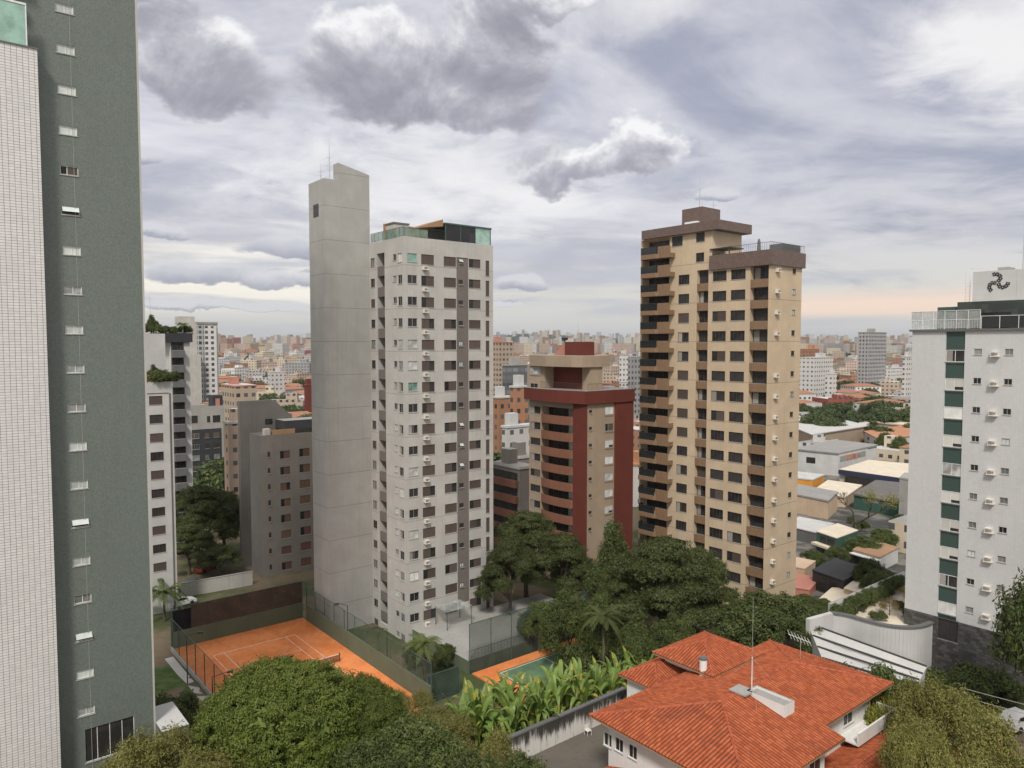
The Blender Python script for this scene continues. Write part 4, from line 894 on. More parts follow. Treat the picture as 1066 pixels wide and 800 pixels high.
m = MB(); m.box(house, 16.5, 23.0, -13.4, -13.25, 10.5, 11.4, 'house_white'); m.box(house, 22.85, 23.0, -13.24, -11.8, 10.5, 11.4, 'house_white'); m.box(house, 16.5, 23.0, -13.4, -11.72, 10.36, 10.49, 'house_white'); th.part('balcony', m)
m = MB(); m.box(house, 9.3, 15.5, .8, 4.4, 5.5, 11.78, 'house_white'); th.part('wall', m)
m = MB(); m.box(house, 12.4, 18.6, -2.4, 2.6, 13.0, 13.64, 'house_white'); th.part('wall', m)
m = MB(); m.box(house, -3.8, 1.05, -8.2, -2, 5.5, 8.78, 'house_white'); th.part('wall', m)
p = onz(732, 697, 13.9); m = MB(); m.tube((p[0], p[1], 13.3), (p[0], p[1], 14.75), .32, .32, 'house_white', 14); m.tube((p[0], p[1], 14.82), (p[0], p[1], 14.98), .36, .36, 'dark_concrete', 14); th.part('chimney', m)
# box on the ridge
s_ = Frame(*onz(777, 719, 14.7)[:2], YAW-pi/2); m = MB()
L_ = 3.3
for a in ((0, L_, 0, .14), (0, L_, 1.26, 1.4), (0, .14, .14, 1.26), (L_-.14, L_, .14, 1.26)): m.box(s_, *a, 13.2, 14.72, 'house_white', 'concrete')
m.box(s_, .15, L_-.15, .15, 1.25, 13.5, 14.55, 'grey_roof'); m.box(s_, -1.0, .5, -.9, .5, 14.6, 14.72, 'concrete'); th.part('roof_box', m)
th.flush()
p = s_.P(.15, .5, 14.7); th = Thing('antenna_mast', 'thin tall antenna mast rising from the orange roof', 'antenna', p)
m = MB(); m.tube(p, (p[0], p[1], p[2]+2.6), .045, .04, 'white_metal', 6); m.tube((p[0], p[1], p[2]+2.6), (p[0], p[1], p[2]+7.5), .022, .012, 'aluminium', 5); th.part('mast', m)
m = MB(); 
for ang in (20, 140, 260):
    m.tube((p[0], p[1], p[2]+2.6), (p[0]+2.6*cos(R(ang)), p[1]+2.6*sin(R(ang)), 14.3), .008, .008, 'aluminium', 4)
th.part('guy_wire', m)
p = onz(833, 691, 13.4); th = Thing('television_antenna', 'spiky television antenna on a short pole at the far roof edge', 'antenna', p); m = MB(); m.tube(p, (p[0], p[1], p[2]+2.2), .04, .03, 'aluminium', 6); th.part('pole', m)
m = MB(); z_ = p[2]+2.2; m.tube((p[0]-1.1, p[1], z_+.5), (p[0]+.9, p[1], z_-.3), .025, .025, 'white_metal', 5)
for k in range(7): x = p[0]-1+k*.3; zz = z_+.46-k*.12; m.tube((x, p[1]-.5, zz-.2), (x, p[1]+.5, zz+.2), .015, .015, 'white_metal', 4)
th.part('element', m)
# stained boundary wall, yard
bw = Frame(*onz(521, 772, 8.9)[:2], YAW); L_ = bw.hit(651, 712)[0]
th = Thing('garden_wall', 'long white garden wall streaked black with damp below the banana plants', 'wall', bw.P(0, 0, 6.3))
m = MB()
m.face([bw.P(0, 0, 6.0), bw.P(L_, 0, 6.0), bw.P(L_, 0, 8.75), bw.P(0, 0, 8.75)], 'stained_white', [(0, 0), (L_, 0), (L_, 2.4), (0, 2.4)]); m.box(bw, 0, L_, .005, .3, 3.0, 8.74, 'concrete'); th.part('wall', m)
m = MB(); m.box(bw, -.05, L_+.05, -.06, .36, 8.751, 8.9, 'dark_concrete'); th.part('coping', m)
m = MB(); 
for k in range(12): m.tube(bw.P(L_*.55+k*.55, .15, 8.9), bw.P(L_*.55+k*.55, .15, 9.35), .02, .02, 'dark_metal', 5)
th.part('spike', m)
m = MB(); m.box(bw, -.3, -.005, -7, .3, 4.0, 8.2, 'concrete', 'dark_concrete'); th.part('side_wall', m)
m = MB(); m.face([house.P(x, y, 6.42) for x, y in ((-5.5, -12), (9, -12), (9, 7.5), (-5.5, 7.5))], 'yard_stone'); single('yard', m, None, None, kind='structure')
for k, (px, py) in enumerate(((600, 758), (612, 765))):
    p = onz(px, py, 6.45); th = Thing('garden_chair', 'pale plastic chair in the yard %s the orange roofed house' % ('near the stained wall behind', 'closest to')[k], 'chair', p)
    f_ = Frame(p[0], p[1], .6*k); m = MB(); m.box(f_, -.25, .25, -.25, .25, 6.87, 6.91, 'ac_white'); th.part('seat', m); m = MB(); m.box(f_, -.25, .25, .21, .25, 6.92, 7.3, 'ac_white'); th.part('backrest', m)
    for a in (-.22, .22):
        for b in (-.22, .22): m = MB(); m.box(f_, a-.02, a+.02, b-.02, b+.02, 6.43, 6.868, 'ac_white'); th.part('leg', m)
# ------------------------------------------------------------------ curved white terrace wall and white ramp roof on the right
pts = [onz(px, py, 12.3) for px, py in ((866, 638), (884, 641), (902, 646), (920, 650.5), (940, 653), (958, 652), (971, 647.5))]
th = Thing('terrace', 'curved white terrace wall with dark coping below the white and green building', 'terrace', (pts[3][0], pts[3][1], 7))
def ribbon(m, pts, z0, z1, th_, mat):
    for k in range(len(pts)-1):
        a, b = pts[k], pts[k+1]; d = (b[0]-a[0], b[1]-a[1]); L_ = sqrt(d[0]**2+d[1]**2); f_ = Frame(a[0], a[1], atan2(d[1], d[0])); m.box(f_, 0, L_+.001, -th_/2, th_/2, z0, z1, mat)
    return m
from bisect import bisect
def densify(pts, k=5):
    P_ = [np.array(p[:2]) for p in pts]; P_ = [2*P_[0]-P_[1]]+P_+[2*P_[-1]-P_[-2]]; o_ = []
    for i in range(1, len(P_)-2):
        for j in range(k):
            u = j/k; a, b, c, d = P_[i-1:i+3]; o_.append(.5*(2*b+(c-a)*u+(2*a-5*b+4*c-d)*u*u+(3*b-a-3*c+d)*u**3))
    o_.append(P_[-2]); return [tuple(q) for q in o_]
cv = densify(pts)
th.part('wall', ribbon(MB(), cv, 7.0, 12.2, .25, 'white_paint')); th.part('coping', ribbon(MB(), cv, 12.202, 12.4, .55, 'dark_concrete'))
far = [onz(866, 638, 12.3), onz(943, 602, 12.3)]; lf = [onz(841, 645, 12.3), onz(866, 638, 12.3)]
th.part('planter_wall', ribbon(ribbon(MB(), [onz(866, 632, 12.3), onz(944, 598, 12.3)], 7, 12.6, .9, 'concrete'), lf, 7, 12.35, .5, 'white_paint'))
m = MB(); poly = [(p[0], p[1]) for p in cv]+[onz(985, 630, 12)[:2], onz(944, 604, 12)[:2]]
m.prism(W0, poly, 9, 11.3, 'pale_concrete', 'cream_roof'); th.part('deck', m)
zq = lambda px, py, z: onz(px, py, z)
th = Thing('ramp_roof', 'white flat roof with black parallel battens below the curved terrace wall', 'roof', zq(900, 680, 9))
A_, B_, C2, D_ = zq(840, 648, 11.2), zq(965, 694, 9.8), zq(950, 722, 9.1), zq(862, 700, 10.5)
m = MB(); m.prism(W0, [(A_[0], A_[1]), (D_[0], D_[1]), (C2[0], C2[1]), (B_[0], B_[1])], 5, 8.2, 'white_paint')
m.face([A_, D_, C2, B_], 'white_roof'); m.face([(A_[0], A_[1], 8.2), A_, B_, (B_[0], B_[1], 8.2)], 'white_paint'); m.face([(D_[0], D_[1], 8.2), (C2[0], C2[1], 8.2), C2, D_], 'white_paint'); m.face([(C2[0], C2[1], 8.2), (B_[0], B_[1], 8.2), B_, C2], 'white_paint'); m.face([(D_[0], D_[1], 8.2), D_, A_, (A_[0], A_[1], 8.2)], 'white_paint'); th.part('roof', m)
for k, u in enumerate((0.02, .3, .53, .75)):
    a = np.array(A_)+(np.array(D_)-np.array(A_))*u; b = np.array(B_)+(np.array(C2)-np.array(B_))*u; m = MB(); m.path([tuple(a+(0,0,.06)), tuple(b+(0,0,.06))], .10, .10, 'black_paint', 6); th.part('batten', m)
# street and cars lower right
g = link('pavement', sheet('pavement', np.arange(36, 150, 3.), np.arange(104, 250, 3.), lambda x, y: gz(x, y)+.10, 'lot'), (0, 0, 0)); g['kind'] = 'structure'
m = MB()
rp = [(onz(px, py, 7.6)[0], onz(px, py, 7.6)[1]) for px, py in ((1010, 830), (1240, 830), (1240, 700), (1030, 712))]
pp = [(x, y, gz1(x, y)+.12) for x, y in rp]; m.face(pp, 'asphalt'); single('road', m, None, None, kind='structure')
# ------------------------------------------------------------------ vegetation
leafmat('leaf_mango', (.056, .088, .013), (.118, .150, .026), (0.159, 0.134, 0.030)); leafmat('leaf_olive', (0.104, 0.110, 0.027), (0.177, 0.171, 0.046), (0.207, 0.146, 0.049)); leafmat('leaf_dark', (0.041, 0.054, 0.016), (0.078, 0.095, 0.027))
leafmat('leaf_mid', (0.049, 0.076, 0.020), (0.095, 0.122, 0.034), (0.171, 0.146, 0.037)); leafmat('leaf_yellow', (0.159, 0.171, 0.030), (0.268, 0.256, 0.049)); leafmat('leaf_banana', (0.085, 0.152, 0.027), (0.195, 0.262, 0.061), (0.439, 0.293, 0.043), .3, .4); leafmat('leaf_dry', (0.171, 0.104, 0.043), (0.244, 0.152, 0.061)); leafmat('leaf_golden', (.20, .135, .028), (.30, .19, .035)); leafmat('leaf_far', (0.037, 0.059, 0.024), (0.067, 0.091, 0.037))
m, t = material('bark'); o = ocoord(t); finish(t, t.mix(t.smooth(t.noise(scaled(t, o, (4, 4, .8)), 1.5, 5), .35, .65), (.05, .04, .03), (.16, .13, .10)), .95, t.noise(o, 8, 4), .5, .05)
def quadmesh(name, V, mats, midx=None, k=4):
    me = bpy.data.meshes.new(name); n = len(V)//k
    me.vertices.add(len(V)); me.vertices.foreach_set('co', V.astype(np.float32).ravel()); me.loops.add(n*k); me.loops.foreach_set('vertex_index', np.arange(n*k))
    me.polygons.add(n); me.polygons.foreach_set('loop_start', np.arange(n)*k); me.polygons.foreach_set('loop_total', np.full(n, k))
    for q in mats: me.materials.append(MATS[q])
    if midx is not None: me.polygons.foreach_set('material_index', midx.astype(np.int32))
    me.update(); return me
def unit(v): return v/np.maximum(np.linalg.norm(v, axis=-1, keepdims=True), 1e-9)
def crown(seed, lobes, clumps, per, cr, ll, lw, flat=1., shell_=.75, droop=.15, mats=('leaf_mid',), under=-.35, spread_=1., jit=.16):
    """leaf cards in clumps that sit over a set of ellipsoid lobes"""
    rs = np.random.RandomState(seed); L = np.array([l for l in lobes], float); vol = (L[:, 3]*L[:, 4]*L[:, 5])**(2/3); pr = vol/vol.sum()
    pick = rs.choice(len(L), clumps, p=pr); d = unit(rs.normal(size=(clumps, 3))); d[:, 2] = np.where(d[:, 2] < under, -d[:, 2], d[:, 2])
    r = shell_+(1-shell_)*rs.rand(clumps)**.6; r *= 1+jit*rs.normal(size=clumps)
    cen = L[pick, :3]+d*L[pick, 3:]*r[:, None]
    n = clumps*per; ci = np.repeat(np.arange(clumps), per); off = unit(rs.normal(size=(n, 3)))*(rs.rand(n, 1)**.45)*cr*(.7+.6*rs.rand(clumps))[ci][:, None]
    off[:, 2] *= flat
    pos = cen[ci]+off; outw = unit(d[ci]*.9+off/cr*1.1+np.array([0, 0, .35])); 
    dirv = unit(unit(off)*.8+rs.normal(size=(n, 3))*.6*spread_+np.array([0, 0, -droop])); nrm = unit(outw+rs.normal(size=(n, 3))*.55)
    dirv = unit(dirv-nrm*np.sum(dirv*nrm, 1, keepdims=True)); side = np.cross(nrm, dirv)
    s = (.7+.6*rs.rand(n))[:, None]; l = dirv*ll*s; w_ = side*lw*.5*s
    V = np.stack([pos-l*.5, pos+w_-l*.05, pos+l*.5, pos-w_-l*.05], 1).reshape(-1, 3)
    return V, (rs.randint(0, len(mats), clumps)[ci] if len(mats) > 1 else None)
def trunk_mesh(seed, h, r, lobes, base=0., lean=(0, 0)):
    rs = random.Random(seed); m = MB(); f = (lean[0], lean[1], h)
    mid = (lean[0]*.4+rs.uniform(-.2, .2), lean[1]*.4, h*.5); m.path([(0, 0, -.6), (0, 0, h*.12), mid, f], r*1.25, r*.7, 'bark', 9)
    for l in lobes[:9]:
        a = mid if rs.random() < .4 else f; e = (l[0], l[1], l[2]); k = (a[0]+(e[0]-a[0])*.5+rs.uniform(-.4, .4), a[1]+(e[1]-a[1])*.5+rs.uniform(-.4, .4), a[2]+(e[2]-a[2])*.42)
        m.path([a, k, e], r*.5, r*.12, 'bark', 6)
        for q in range(3):
            g_ = (e[0]+rs.uniform(-1, 1)*l[3]*.8, e[1]+rs.uniform(-1, 1)*l[4]*.8, e[2]+rs.uniform(-.1, .9)*l[5]); m.path([k, g_], r*.2, r*.05, 'bark', 5)
    return m
TP = {}
def tree_kind(key, seed, h, r, lobes, mats, **k):
    V, mi = crown(seed, lobes, mats=mats, **k)
    if key == 'mango': V = np.concatenate([V, crown(99, [(0, 0, 5.0, 6.0, 6.0, 3.6)], 700, 22, .8, .8, .34, shell_=.5, under=-1)[0]])
    TP[key] = (quadmesh('crown', V, mats, mi), trunk_mesh(seed, h, r, lobes).mesh('trunk'))
def plant_tree(key, x, y, z, s, rz, label, name='tree', cat='tree', group=None, sz=None):
    o = bpy.data.objects.new(name, None); C.objects.link(o); o.location = (x, y, z); o['label'] = label; o['category'] = cat; o.rotation_euler = (0, 0, rz); o.scale = (s, s, sz or s)
    if group: o['group'] = group
    for q, n in zip(TP[key], ('crown', 'trunk')):
        if q: link(n, q, (0, 0, 0), 0, o)
    return o
def lobes_dome(seed, n, R_, H, z0, rl, flat=.8):
    rs = random.Random(seed); o = []
    for k in range(n):
        a = rs.uniform(0, 2*pi); q = sqrt(rs.random()); z = z0+(H-z0)*(sqrt(max(0, 1-(q*.93)**2)))*rs.uniform(.75, 1.0); s = rl*rs.uniform(.75, 1.25)
        o.append((R_*q*cos(a), R_*q*sin(a), max(z0*.9, z-s*flat*.6), s, s, s*flat))
    return o
tree_kind('mango', 3, 4.5, .55, [(0, 0, 5.2, 7.6, 7.6, 5.0), (0, 0, 5.2, 5.6, 5.6, 3.8), (2.5, -1, 6.4, 5.2, 5.2, 4.0), (-3, -1, 5.8, 4.8, 4.8, 3.8), (-1, 2.5, 6.2, 5, 5, 3.9)]+lobes_dome(31, 16, 6.2, 9.6, 4, 1.6, .75)+[(6.8*cos(a), 6.8*sin(a), 4.0, 1.7, 1.7, 1.7) for a in np.arange(0, 6.2, .55)], ('leaf_mango',), clumps=4400, per=46, cr=.52, ll=.25, lw=.095, flat=.75, shell_=.84, droop=.5, under=-.5, jit=.035)
tree_kind('olive', 5, 3.5, .28, lobes_dome(51, 16, 4.1, 7.2, 2.6, 1.7, .85), ('leaf_olive',), clumps=1300, per=34, cr=.6, ll=.24, lw=.075, shell_=.45, droop=.15, under=-.6)
tree_kind('layered', 7, 7, .45, [(x, y, z, rr, rr, .9) for x, y, z, rr in [(0, 0, 11, 3.2), (2.5, 1, 10, 2.8), (-3, .5, 9.6, 3), (1, -3, 9.2, 2.8), (-1.5, -3.5, 7.6, 2.6), (4.6, -1.5, 8, 2.5), (-5.2, -1.5, 7.4, 2.5), (3, -4.6, 6.5, 2.4), (-3.6, -5, 5.6, 2.2), (0, 4, 8.6, 3), (5.6, 2.4, 6.6, 2.3), (-5.8, 2.2, 6, 2.2), (0, -6, 5, 2.1), (5.6, -4.4, 4.8, 2)]], ('leaf_dark',), clumps=1500, per=46, cr=.9, ll=.34, lw=.12, flat=.34, shell_=.5, droop=.1, under=-.5)
tree_kind('round', 9, 4.5, .32, lobes_dome(91, 15, 4.3, 8.8, 3.0, 1.9, .9), ('leaf_mid', 'leaf_mid', 'leaf_dark'), clumps=1100, per=38, cr=.68, ll=.36, lw=.14, shell_=.6, droop=.25, under=-.55)
tree_kind('tall', 13, 6, .3, lobes_dome(131, 14, 2.8, 11, 3.5, 1.5, 1.1)+[(0, 0, 10.8, 1.2, 1.2, 1.5)], ('leaf_dark', 'leaf_mid'), clumps=850, per=38, cr=.65, ll=.34, lw=.12, shell_=.55, droop=.3, under=-.55)
tree_kind('bush', 17, .8, .1, lobes_dome(171, 8, 1.25, 2.2, .7, .7, .9), ('leaf_mid', 'leaf_dark'), clumps=300, per=30, cr=.32, ll=.22, lw=.09, shell_=.55, under=-.6)
tree_kind('yellow_bush', 19, .8, .08, lobes_dome(191, 8, .9, 1.9, .6, .55, .9), ('leaf_yellow',), clumps=200, per=26, cr=.28, ll=.24, lw=.10, shell_=.5, under=-.6)
tree_kind('far', 23, 4, .35, lobes_dome(231, 11, 4.4, 8.5, 3, 2.0, .8), ('leaf_far', 'leaf_far', 'leaf_mid'), clumps=330, per=22, cr=.95, ll=.75, lw=.34, shell_=.6, under=-.6)
tree_kind('sparse', 29, 3, .16, lobes_dome(291, 10, 2.6, 5.2, 2.2, 1.2, .9), ('leaf_dry', 'leaf_olive'), clumps=330, per=20, cr=.6, ll=.22, lw=.07, shell_=.35, droop=.4, under=-.6)
def T_(key, px, py_top, D, hgt, label, name='tree', rz=0., s=None, cat='tree', group=None):
    """tree whose top shows at (px, py_top) at distance D; hgt = modelled height of the kind"""
    p = at(px, py_top, D); z = gz1(p[0], D); s = s or (p[2]-z)/hgt; return plant_tree(key, p[0], D, z, s, rz, label, name, cat, group, sz=(p[2]-z)/hgt)
T_('mango', 292, 687, 58, 11.2, 'big dense dark green round tree in front of the orange clay court', 'mango_tree', .4, s=.84)
T_('mango', 376, 706, 60, 11.2, 'smaller dense round tree leaning against the big round tree at its right', 'mango_tree', 2.2, s=.5)
T_('olive', 165, 752, 50, 8.3, 'olive brown fine leaved tree at the foot of the green tower', 'tree', .3, s=.9); T_('olive', 205, 775, 49, 8.3, 'low olive tree in the gap between green tower and big round tree', 'tree', 2, s=.6)
T_('olive', 424, 716, 72, 8.3, 'reddish brown sparse tree standing at the near corner of the clay court', 'tree', 1, s=.55)
T_('olive', 455, 733, 60, 8.3, 'olive green tree just left of the banana row', 'tree', 2.4, s=.8); T_('round', 425, 742, 53, 10.2, 'rounded mid green tree at the bottom edge right of the big round tree', 'tree', 1.4, s=.72)
T_('olive', 505, 752, 54, 8.3, 'olive tree at the lower end of the stained garden wall', 'tree', 3.4, s=.6); T_('round', 545, 778, 46, 10.2, 'yellowish green tree crown at the bottom edge below the stained wall', 'tree', .4, s=.55); T_('round', 380, 762, 50, 10.2, 'dense tree crown at the bottom edge below the big round tree', 'tree', 2.4, s=.6); T_('round', 490, 775, 47, 10.2, 'dark tree crown at the bottom edge below the banana row', 'tree', 1.1, s=.55)
T_('olive', 988, 692, 56, 8.3, 'large olive tree behind the porch roof at the street', 'tree', .9, s=.84); T_('olive', 1008, 722, 50, 8.3, 'olive tree with wispy crown nearest the street at the bottom corner', 'tree', 2.9, s=.92); T_('olive', 948, 752, 49, 8.3, 'low olive tree covering the end of the porch roof', 'tree', 4.4, s=.6); T_('round', 945, 700, 62, 10.2, 'darker green tree between porch roof and white ramp roof', 'tree', 2, s=.42); T_('olive', 985, 762, 44, 8.3, 'olive tree top at the very bottom right', 'tree', 5.1, s=.7)
T_('bush', 905, 683, 68, 2.6, 'dark round bush in front of the white ramp roof', 'bush', 0, s=1.7, cat='bush'); T_('yellow_bush', 927, 703, 63, 2.2, 'bright yellow green shrub right of the dark round bush', 'shrub', 0, s=1.0, cat='bush'); T_('yellow_bush', 918, 727, 60, 2.2, 'bright yellow shrub beside the white balcony of the house', 'shrub', 1, s=1.1, cat='bush')
for k, (px, D, sc_) in enumerate(((990, 72, 1.4), (1012, 71, 1.5), (1036, 70, 1.3))): T_('bush', px, (692, 690, 694)[k], D, 2.6, ('dark shrub at the stone base by the end of the white ramp', 'dark shrub under the stone base window', 'dark shrub at the stone base nearest the street')[k], 'bush', k, s=sc_, cat='bush')
# dark garden trees before the red and cream buildings
for a in ((548, 533, 112, 'dark layered tree beside the grey tower below the red building', .2, .82), (585, 556, 108, 'dark layered tree in front of the red building', 2.1, .72), (531, 560, 104, 'dark tree touching the corner of the grey tower', 4, .55),
          (690, 561, 92, 'broad dark layered tree in front of the cream tower', 1.1, .98), (727, 572, 95, 'dark layered tree with a lighter crown at the foot of the cream tower', 3.3, .62), (655, 585, 95, 'dark layered tree between the red building and the cream tower', 5.2, .62)):
    T_('layered', a[0], a[1], a[2], 12.1, a[3], 'tree', a[4], s=a[5])
T_('tall', 638, 542, 101, 12.6, 'tall narrow dark tree in front of the red pilaster', 'tree', .4, s=.95)
for a in ((592, 607, 90, 'mid green tree between podium and red building', .6, .62), (622, 612, 86, 'rusty green tree above the yellow banana leaves', 2.5, .55), (562, 622, 95, 'green tree behind the podium fence', 4.1, .5), (800, 612, 84, 'broad olive green tree below the cream tower behind the house roof', 1.2, 1.12), (770, 622, 90, 'dark tree at the foot of the cream tower left of the olive tree', 3, .5), (838, 640, 80, 'green tree right of the olive tree at the end of the ramp', 2.2, .42), (705, 632, 84, 'dark low tree behind the small raised roof', .2, .55), (660, 640, 80, 'dark green tree behind the banana plants', 1.9, .5)):
    T_('round', a[0], a[1], a[2], 10.2, a[3], 'tree', a[4], s=a[5])
T_('round', 434, 664, 90, 10.2, 'small bright green tree at the foot of the grey tower', 'tree', 1, s=.30); T_('round', 462, 669, 91, 10.2, 'small dark green tree by the podium at the foot of the grey tower', 'tree', 2, s=.32); T_('bush', 600, 665, 84, 2.6, 'brownish bush by the goal frame', 'bush', 2, s=1.6, cat='bush')
T_('tall', 1110, 492, 58, 12.6, 'dark tree reaching in beside the white and green building', 'tree', .4, s=1.0)
# left: trees behind the court
for a in ((205, 506, 134, 'dark layered tree between white block and taupe building', .5, .85), (232, 512, 140, 'dark layered tree beside the taupe building', 2.5, .75), (196, 545, 128, 'dark lower tree close to the white block', 1.4, .6), (228, 568, 126, 'dark low tree above the beige car park wall', 3.9, .45)): T_('layered', a[0], a[1], a[2], 12.1, a[3], 'tree', a[4], s=a[5])
for k, a in enumerate(((181, 715, 72, 1.3), (176, 728, 66, 1.1), (190, 722, 68, 1.0))): T_('bush', a[0], a[1], a[2], 2.6, ('dark shrub beside the path below the lawn', 'dark shrub at the white entrance block', 'dark shrub at the court fence end')[k], 'bush', k, s=a[3], cat='bush')
# palms
def frond(m, p, az_, L_, rise, droop, mat, wd=.5, n=9, leaflets=True):
    P_ = []
    for k in range(n+1): u = k/n; P_.append((p[0]+cos(az_)*L_*u*.95, p[1]+sin(az_)*L_*u*.95, p[2]+rise*L_*u-droop*L_*u*u))
    sd = (-sin(az_), cos(az_))
    for k in range(n):
        a, b = np.array(P_[k]), np.array(P_[k+1]); u = (k+.5)/n; wk = wd*(sin(pi*min(1, .12+u*.86)))**.7
        for s_ in (-1, 1):
            for q in range(3 if leaflets else 1):
                v0 = a+(b-a)*(q/3 if leaflets else 0); v1 = a+(b-a)*((q+.7)/3 if leaflets else 1)
                t_ = np.array((sd[0]*s_*wk, sd[1]*s_*wk, (-.35*wk if leaflets else .22*wk)))+(b-a)*(.8 if leaflets else 0)
                if leaflets: m.face([v0, v1, v1+t_, v0+t_*.98], mat)
                else:
                    wk2 = wd*(sin(pi*min(1, .12+(k+1.5)/n*.86)))**.7 if k < n-1 else .02; wk1 = wd*(sin(pi*min(1, .12+(k+.5)/n*.86)))**.7 if k > 0 else .05
                    m.face([a, b, b+np.array((sd[0]*s_*wk2, sd[1]*s_*wk2, .22*wk2)), a+np.array((sd[0]*s_*wk1, sd[1]*s_*wk1, .22*wk1))], mat)
    return m
def palm(label, x, y, z, h, L_, seed, mat='leaf_olive', nf=17, yellow=None):
    rs = random.Random(seed); th = Thing('palm_tree', label, 'palm', (x, y, z)); m = MB(); m.path([(x, y, z-.4), (x+.1, y, z+h*.5), (x, y, z+h)], .2, .14, 'bark', 8); th.part('trunk', m); m = MB()
    for k in range(nf): frond(m, (x, y, z+h), 2*pi*k/nf*2.4+rs.uniform(-.2, .2), L_*rs.uniform(.8, 1.1), rs.uniform(.2, 1.1), rs.uniform(.6, 1.1), mat, .42)
    th.part('crown', m)
p = at(170, 618, 106); palm('feathery palm beside the green tower edge above the court', p[0], 106, 1.8, p[2]-1.8, 4.4, 4, 'leaf_mid', 30)
p = at(628, 640, 82); palm('drooping palm above the banana plants', p[0], 82, 3, p[2]-3.2, 2.8, 9, 'leaf_dark', 22)
p = at(441, 668, 84); palm('small palm in the corner by the fence of the grey tower', p[0], 84, 1.8, p[2]-2, 2.4, 11, 'leaf_mid')
# banana and heliconia plants along the wall: four shapes, copied
BN = []
for s_ in range(5):
    rs = random.Random(40+s_); m, st_ = MB(), MB(); nl = 15
    for k in range(nl):
        a = 2*pi*k*.382+rs.uniform(-.3, .3); h = rs.uniform(.6, 2.0); r = rs.uniform(.05, .3); c = (r*cos(a), r*sin(a), h)
        st_.tube((r*.5*cos(a), r*.5*sin(a), -.3), c, .06, .035, 'leaf_banana', 5)
        mat = 'leaf_golden' if s_ == 4 and k in (2, 7, 11) else ('leaf_dry' if k == 3 and s_ % 2 else 'leaf_banana')
        frond(m, c, a, rs.uniform(1.5, 2.4), rs.uniform(.7, 1.9), rs.uniform(.6, 1.7), mat, rs.uniform(.20, .32), 7, False)
    BN.append((m.mesh('leaves'), st_.mesh('stem')))
rs = random.Random(5); rows = []
for k in range(84):
    u = k/83; px = 478+u*232+rs.uniform(-6, 6); rows.append((px, rs.uniform(.4, 7.5)))
for k, (px, off) in enumerate(rows):
    f_ = bw.sub(0, .8+off); x, z_ = f_.hit(px, 700); q = f_.P(x, 0, 0); z = gz1(q[0], q[1]); tgt = at(px, np.interp(px, [470, 520, 560, 600, 640, 680, 715], [700, 677, 674, 662, 655, 656, 668])+rs.uniform(-4, 16)+off*-1.0, q[1])[2]
    kind = 4 if 605 < px < 645 and rs.random() < .3 else rs.randrange(4); hh = min(4.6 if kind == 4 else 6.6, max(2.4, tgt-z)); s = rs.uniform(.75, 1.0)
    o = bpy.data.objects.new('banana_plant', None); C.objects.link(o); o.location = (q[0], q[1], z); o.rotation_euler = (0, 0, rs.uniform(0, 6)); o.scale = (s, s, hh/4.3); o['category'] = 'plant'; o['group'] = 'banana plants behind the stained wall'
    o['label'] = 'broad leaved plant with golden leaves among the banana plants' if kind == 4 else 'green banana plant in the thick row behind the stained garden wall'
    o['group'] = 'golden broad leaved plants' if kind == 4 else 'banana plants behind the stained wall'
    for me_, n_ in zip(BN[kind], ('leaves', 'stem')): link(n_, me_, (0, 0, 0), 0, o)
# hedge and plants on the terrace
for k in range(9):
    p = onz(876+k*7.4, 636-k*3.7, 12.2); o = plant_tree('bush', p[0], p[1]-.2, 11.3, .62, k*1.3, 'clipped dark hedge plant along the terrace planter wall', 'hedge_plant', 'hedge', 'hedge plants on the terrace', .85)
for k, (px, py) in enumerate(((914, 645), (926, 640), (936, 634), (946, 628), (950, 643))): p = onz(px, py, 11.4); plant_tree('sparse' if k % 2 else 'bush', p[0], p[1], 11.3, (.5, .35, .45, .4, .6)[k], k, ('low plant on the terrace by the curved wall', 'thin plant in the middle of the terrace', 'round plant on the terrace beside the hedge', 'thin plant on the terrace against the white building', 'dark bushy plant in the terrace corner at the white building')[k], 'terrace_plant', 'plant')
# ------------------------------------------------------------------ buildings in the middle distance, left
def simple_block(name, label, cat, px, D, pxl, pxr, ytop, zb, mat, cols_r=(), cols_l=(), n=8, dz=2.9, sty=('dark',), fm='bronze_frame', dep=None, roof='grey_roof', ang=YAW, parapet=.6, matl=None):
    """near corner at px (distance D); right face ends at pxr, left face at pxl; columns in photo pixels"""
    fr, fl = corner(px, D, ang); zt_ = fr.hit(px, ytop)[1]; Wx = max(2, fr.hit(pxr, 360)[0]) if pxr > px else (dep or 8); Dy = max(2, -fl.hit(pxl, 360)[0]) if pxl < px else (dep or 8)
    th = Thing(name, label, cat, fr.P(0, 0, zb)); f = Facade(th, fr); g = Facade(th, fl)
    for fc, cols in ((f, cols_r), (g, cols_l)):
        for c in cols:
            r = fc.rect(*c[:4]); fc.column(r, c[4] if len(c) > 4 else n, dz, list(sty), rnd, fm)
    th.part('wall', shell(fr, Wx, Dy, zb-1, zt_, f.ops, g.ops, mat, .2, roof, matl, parapet)); th.fr, th.fl, th.zt, th.Wx, th.Dy = fr, fl, zt_, Wx, Dy
    return th
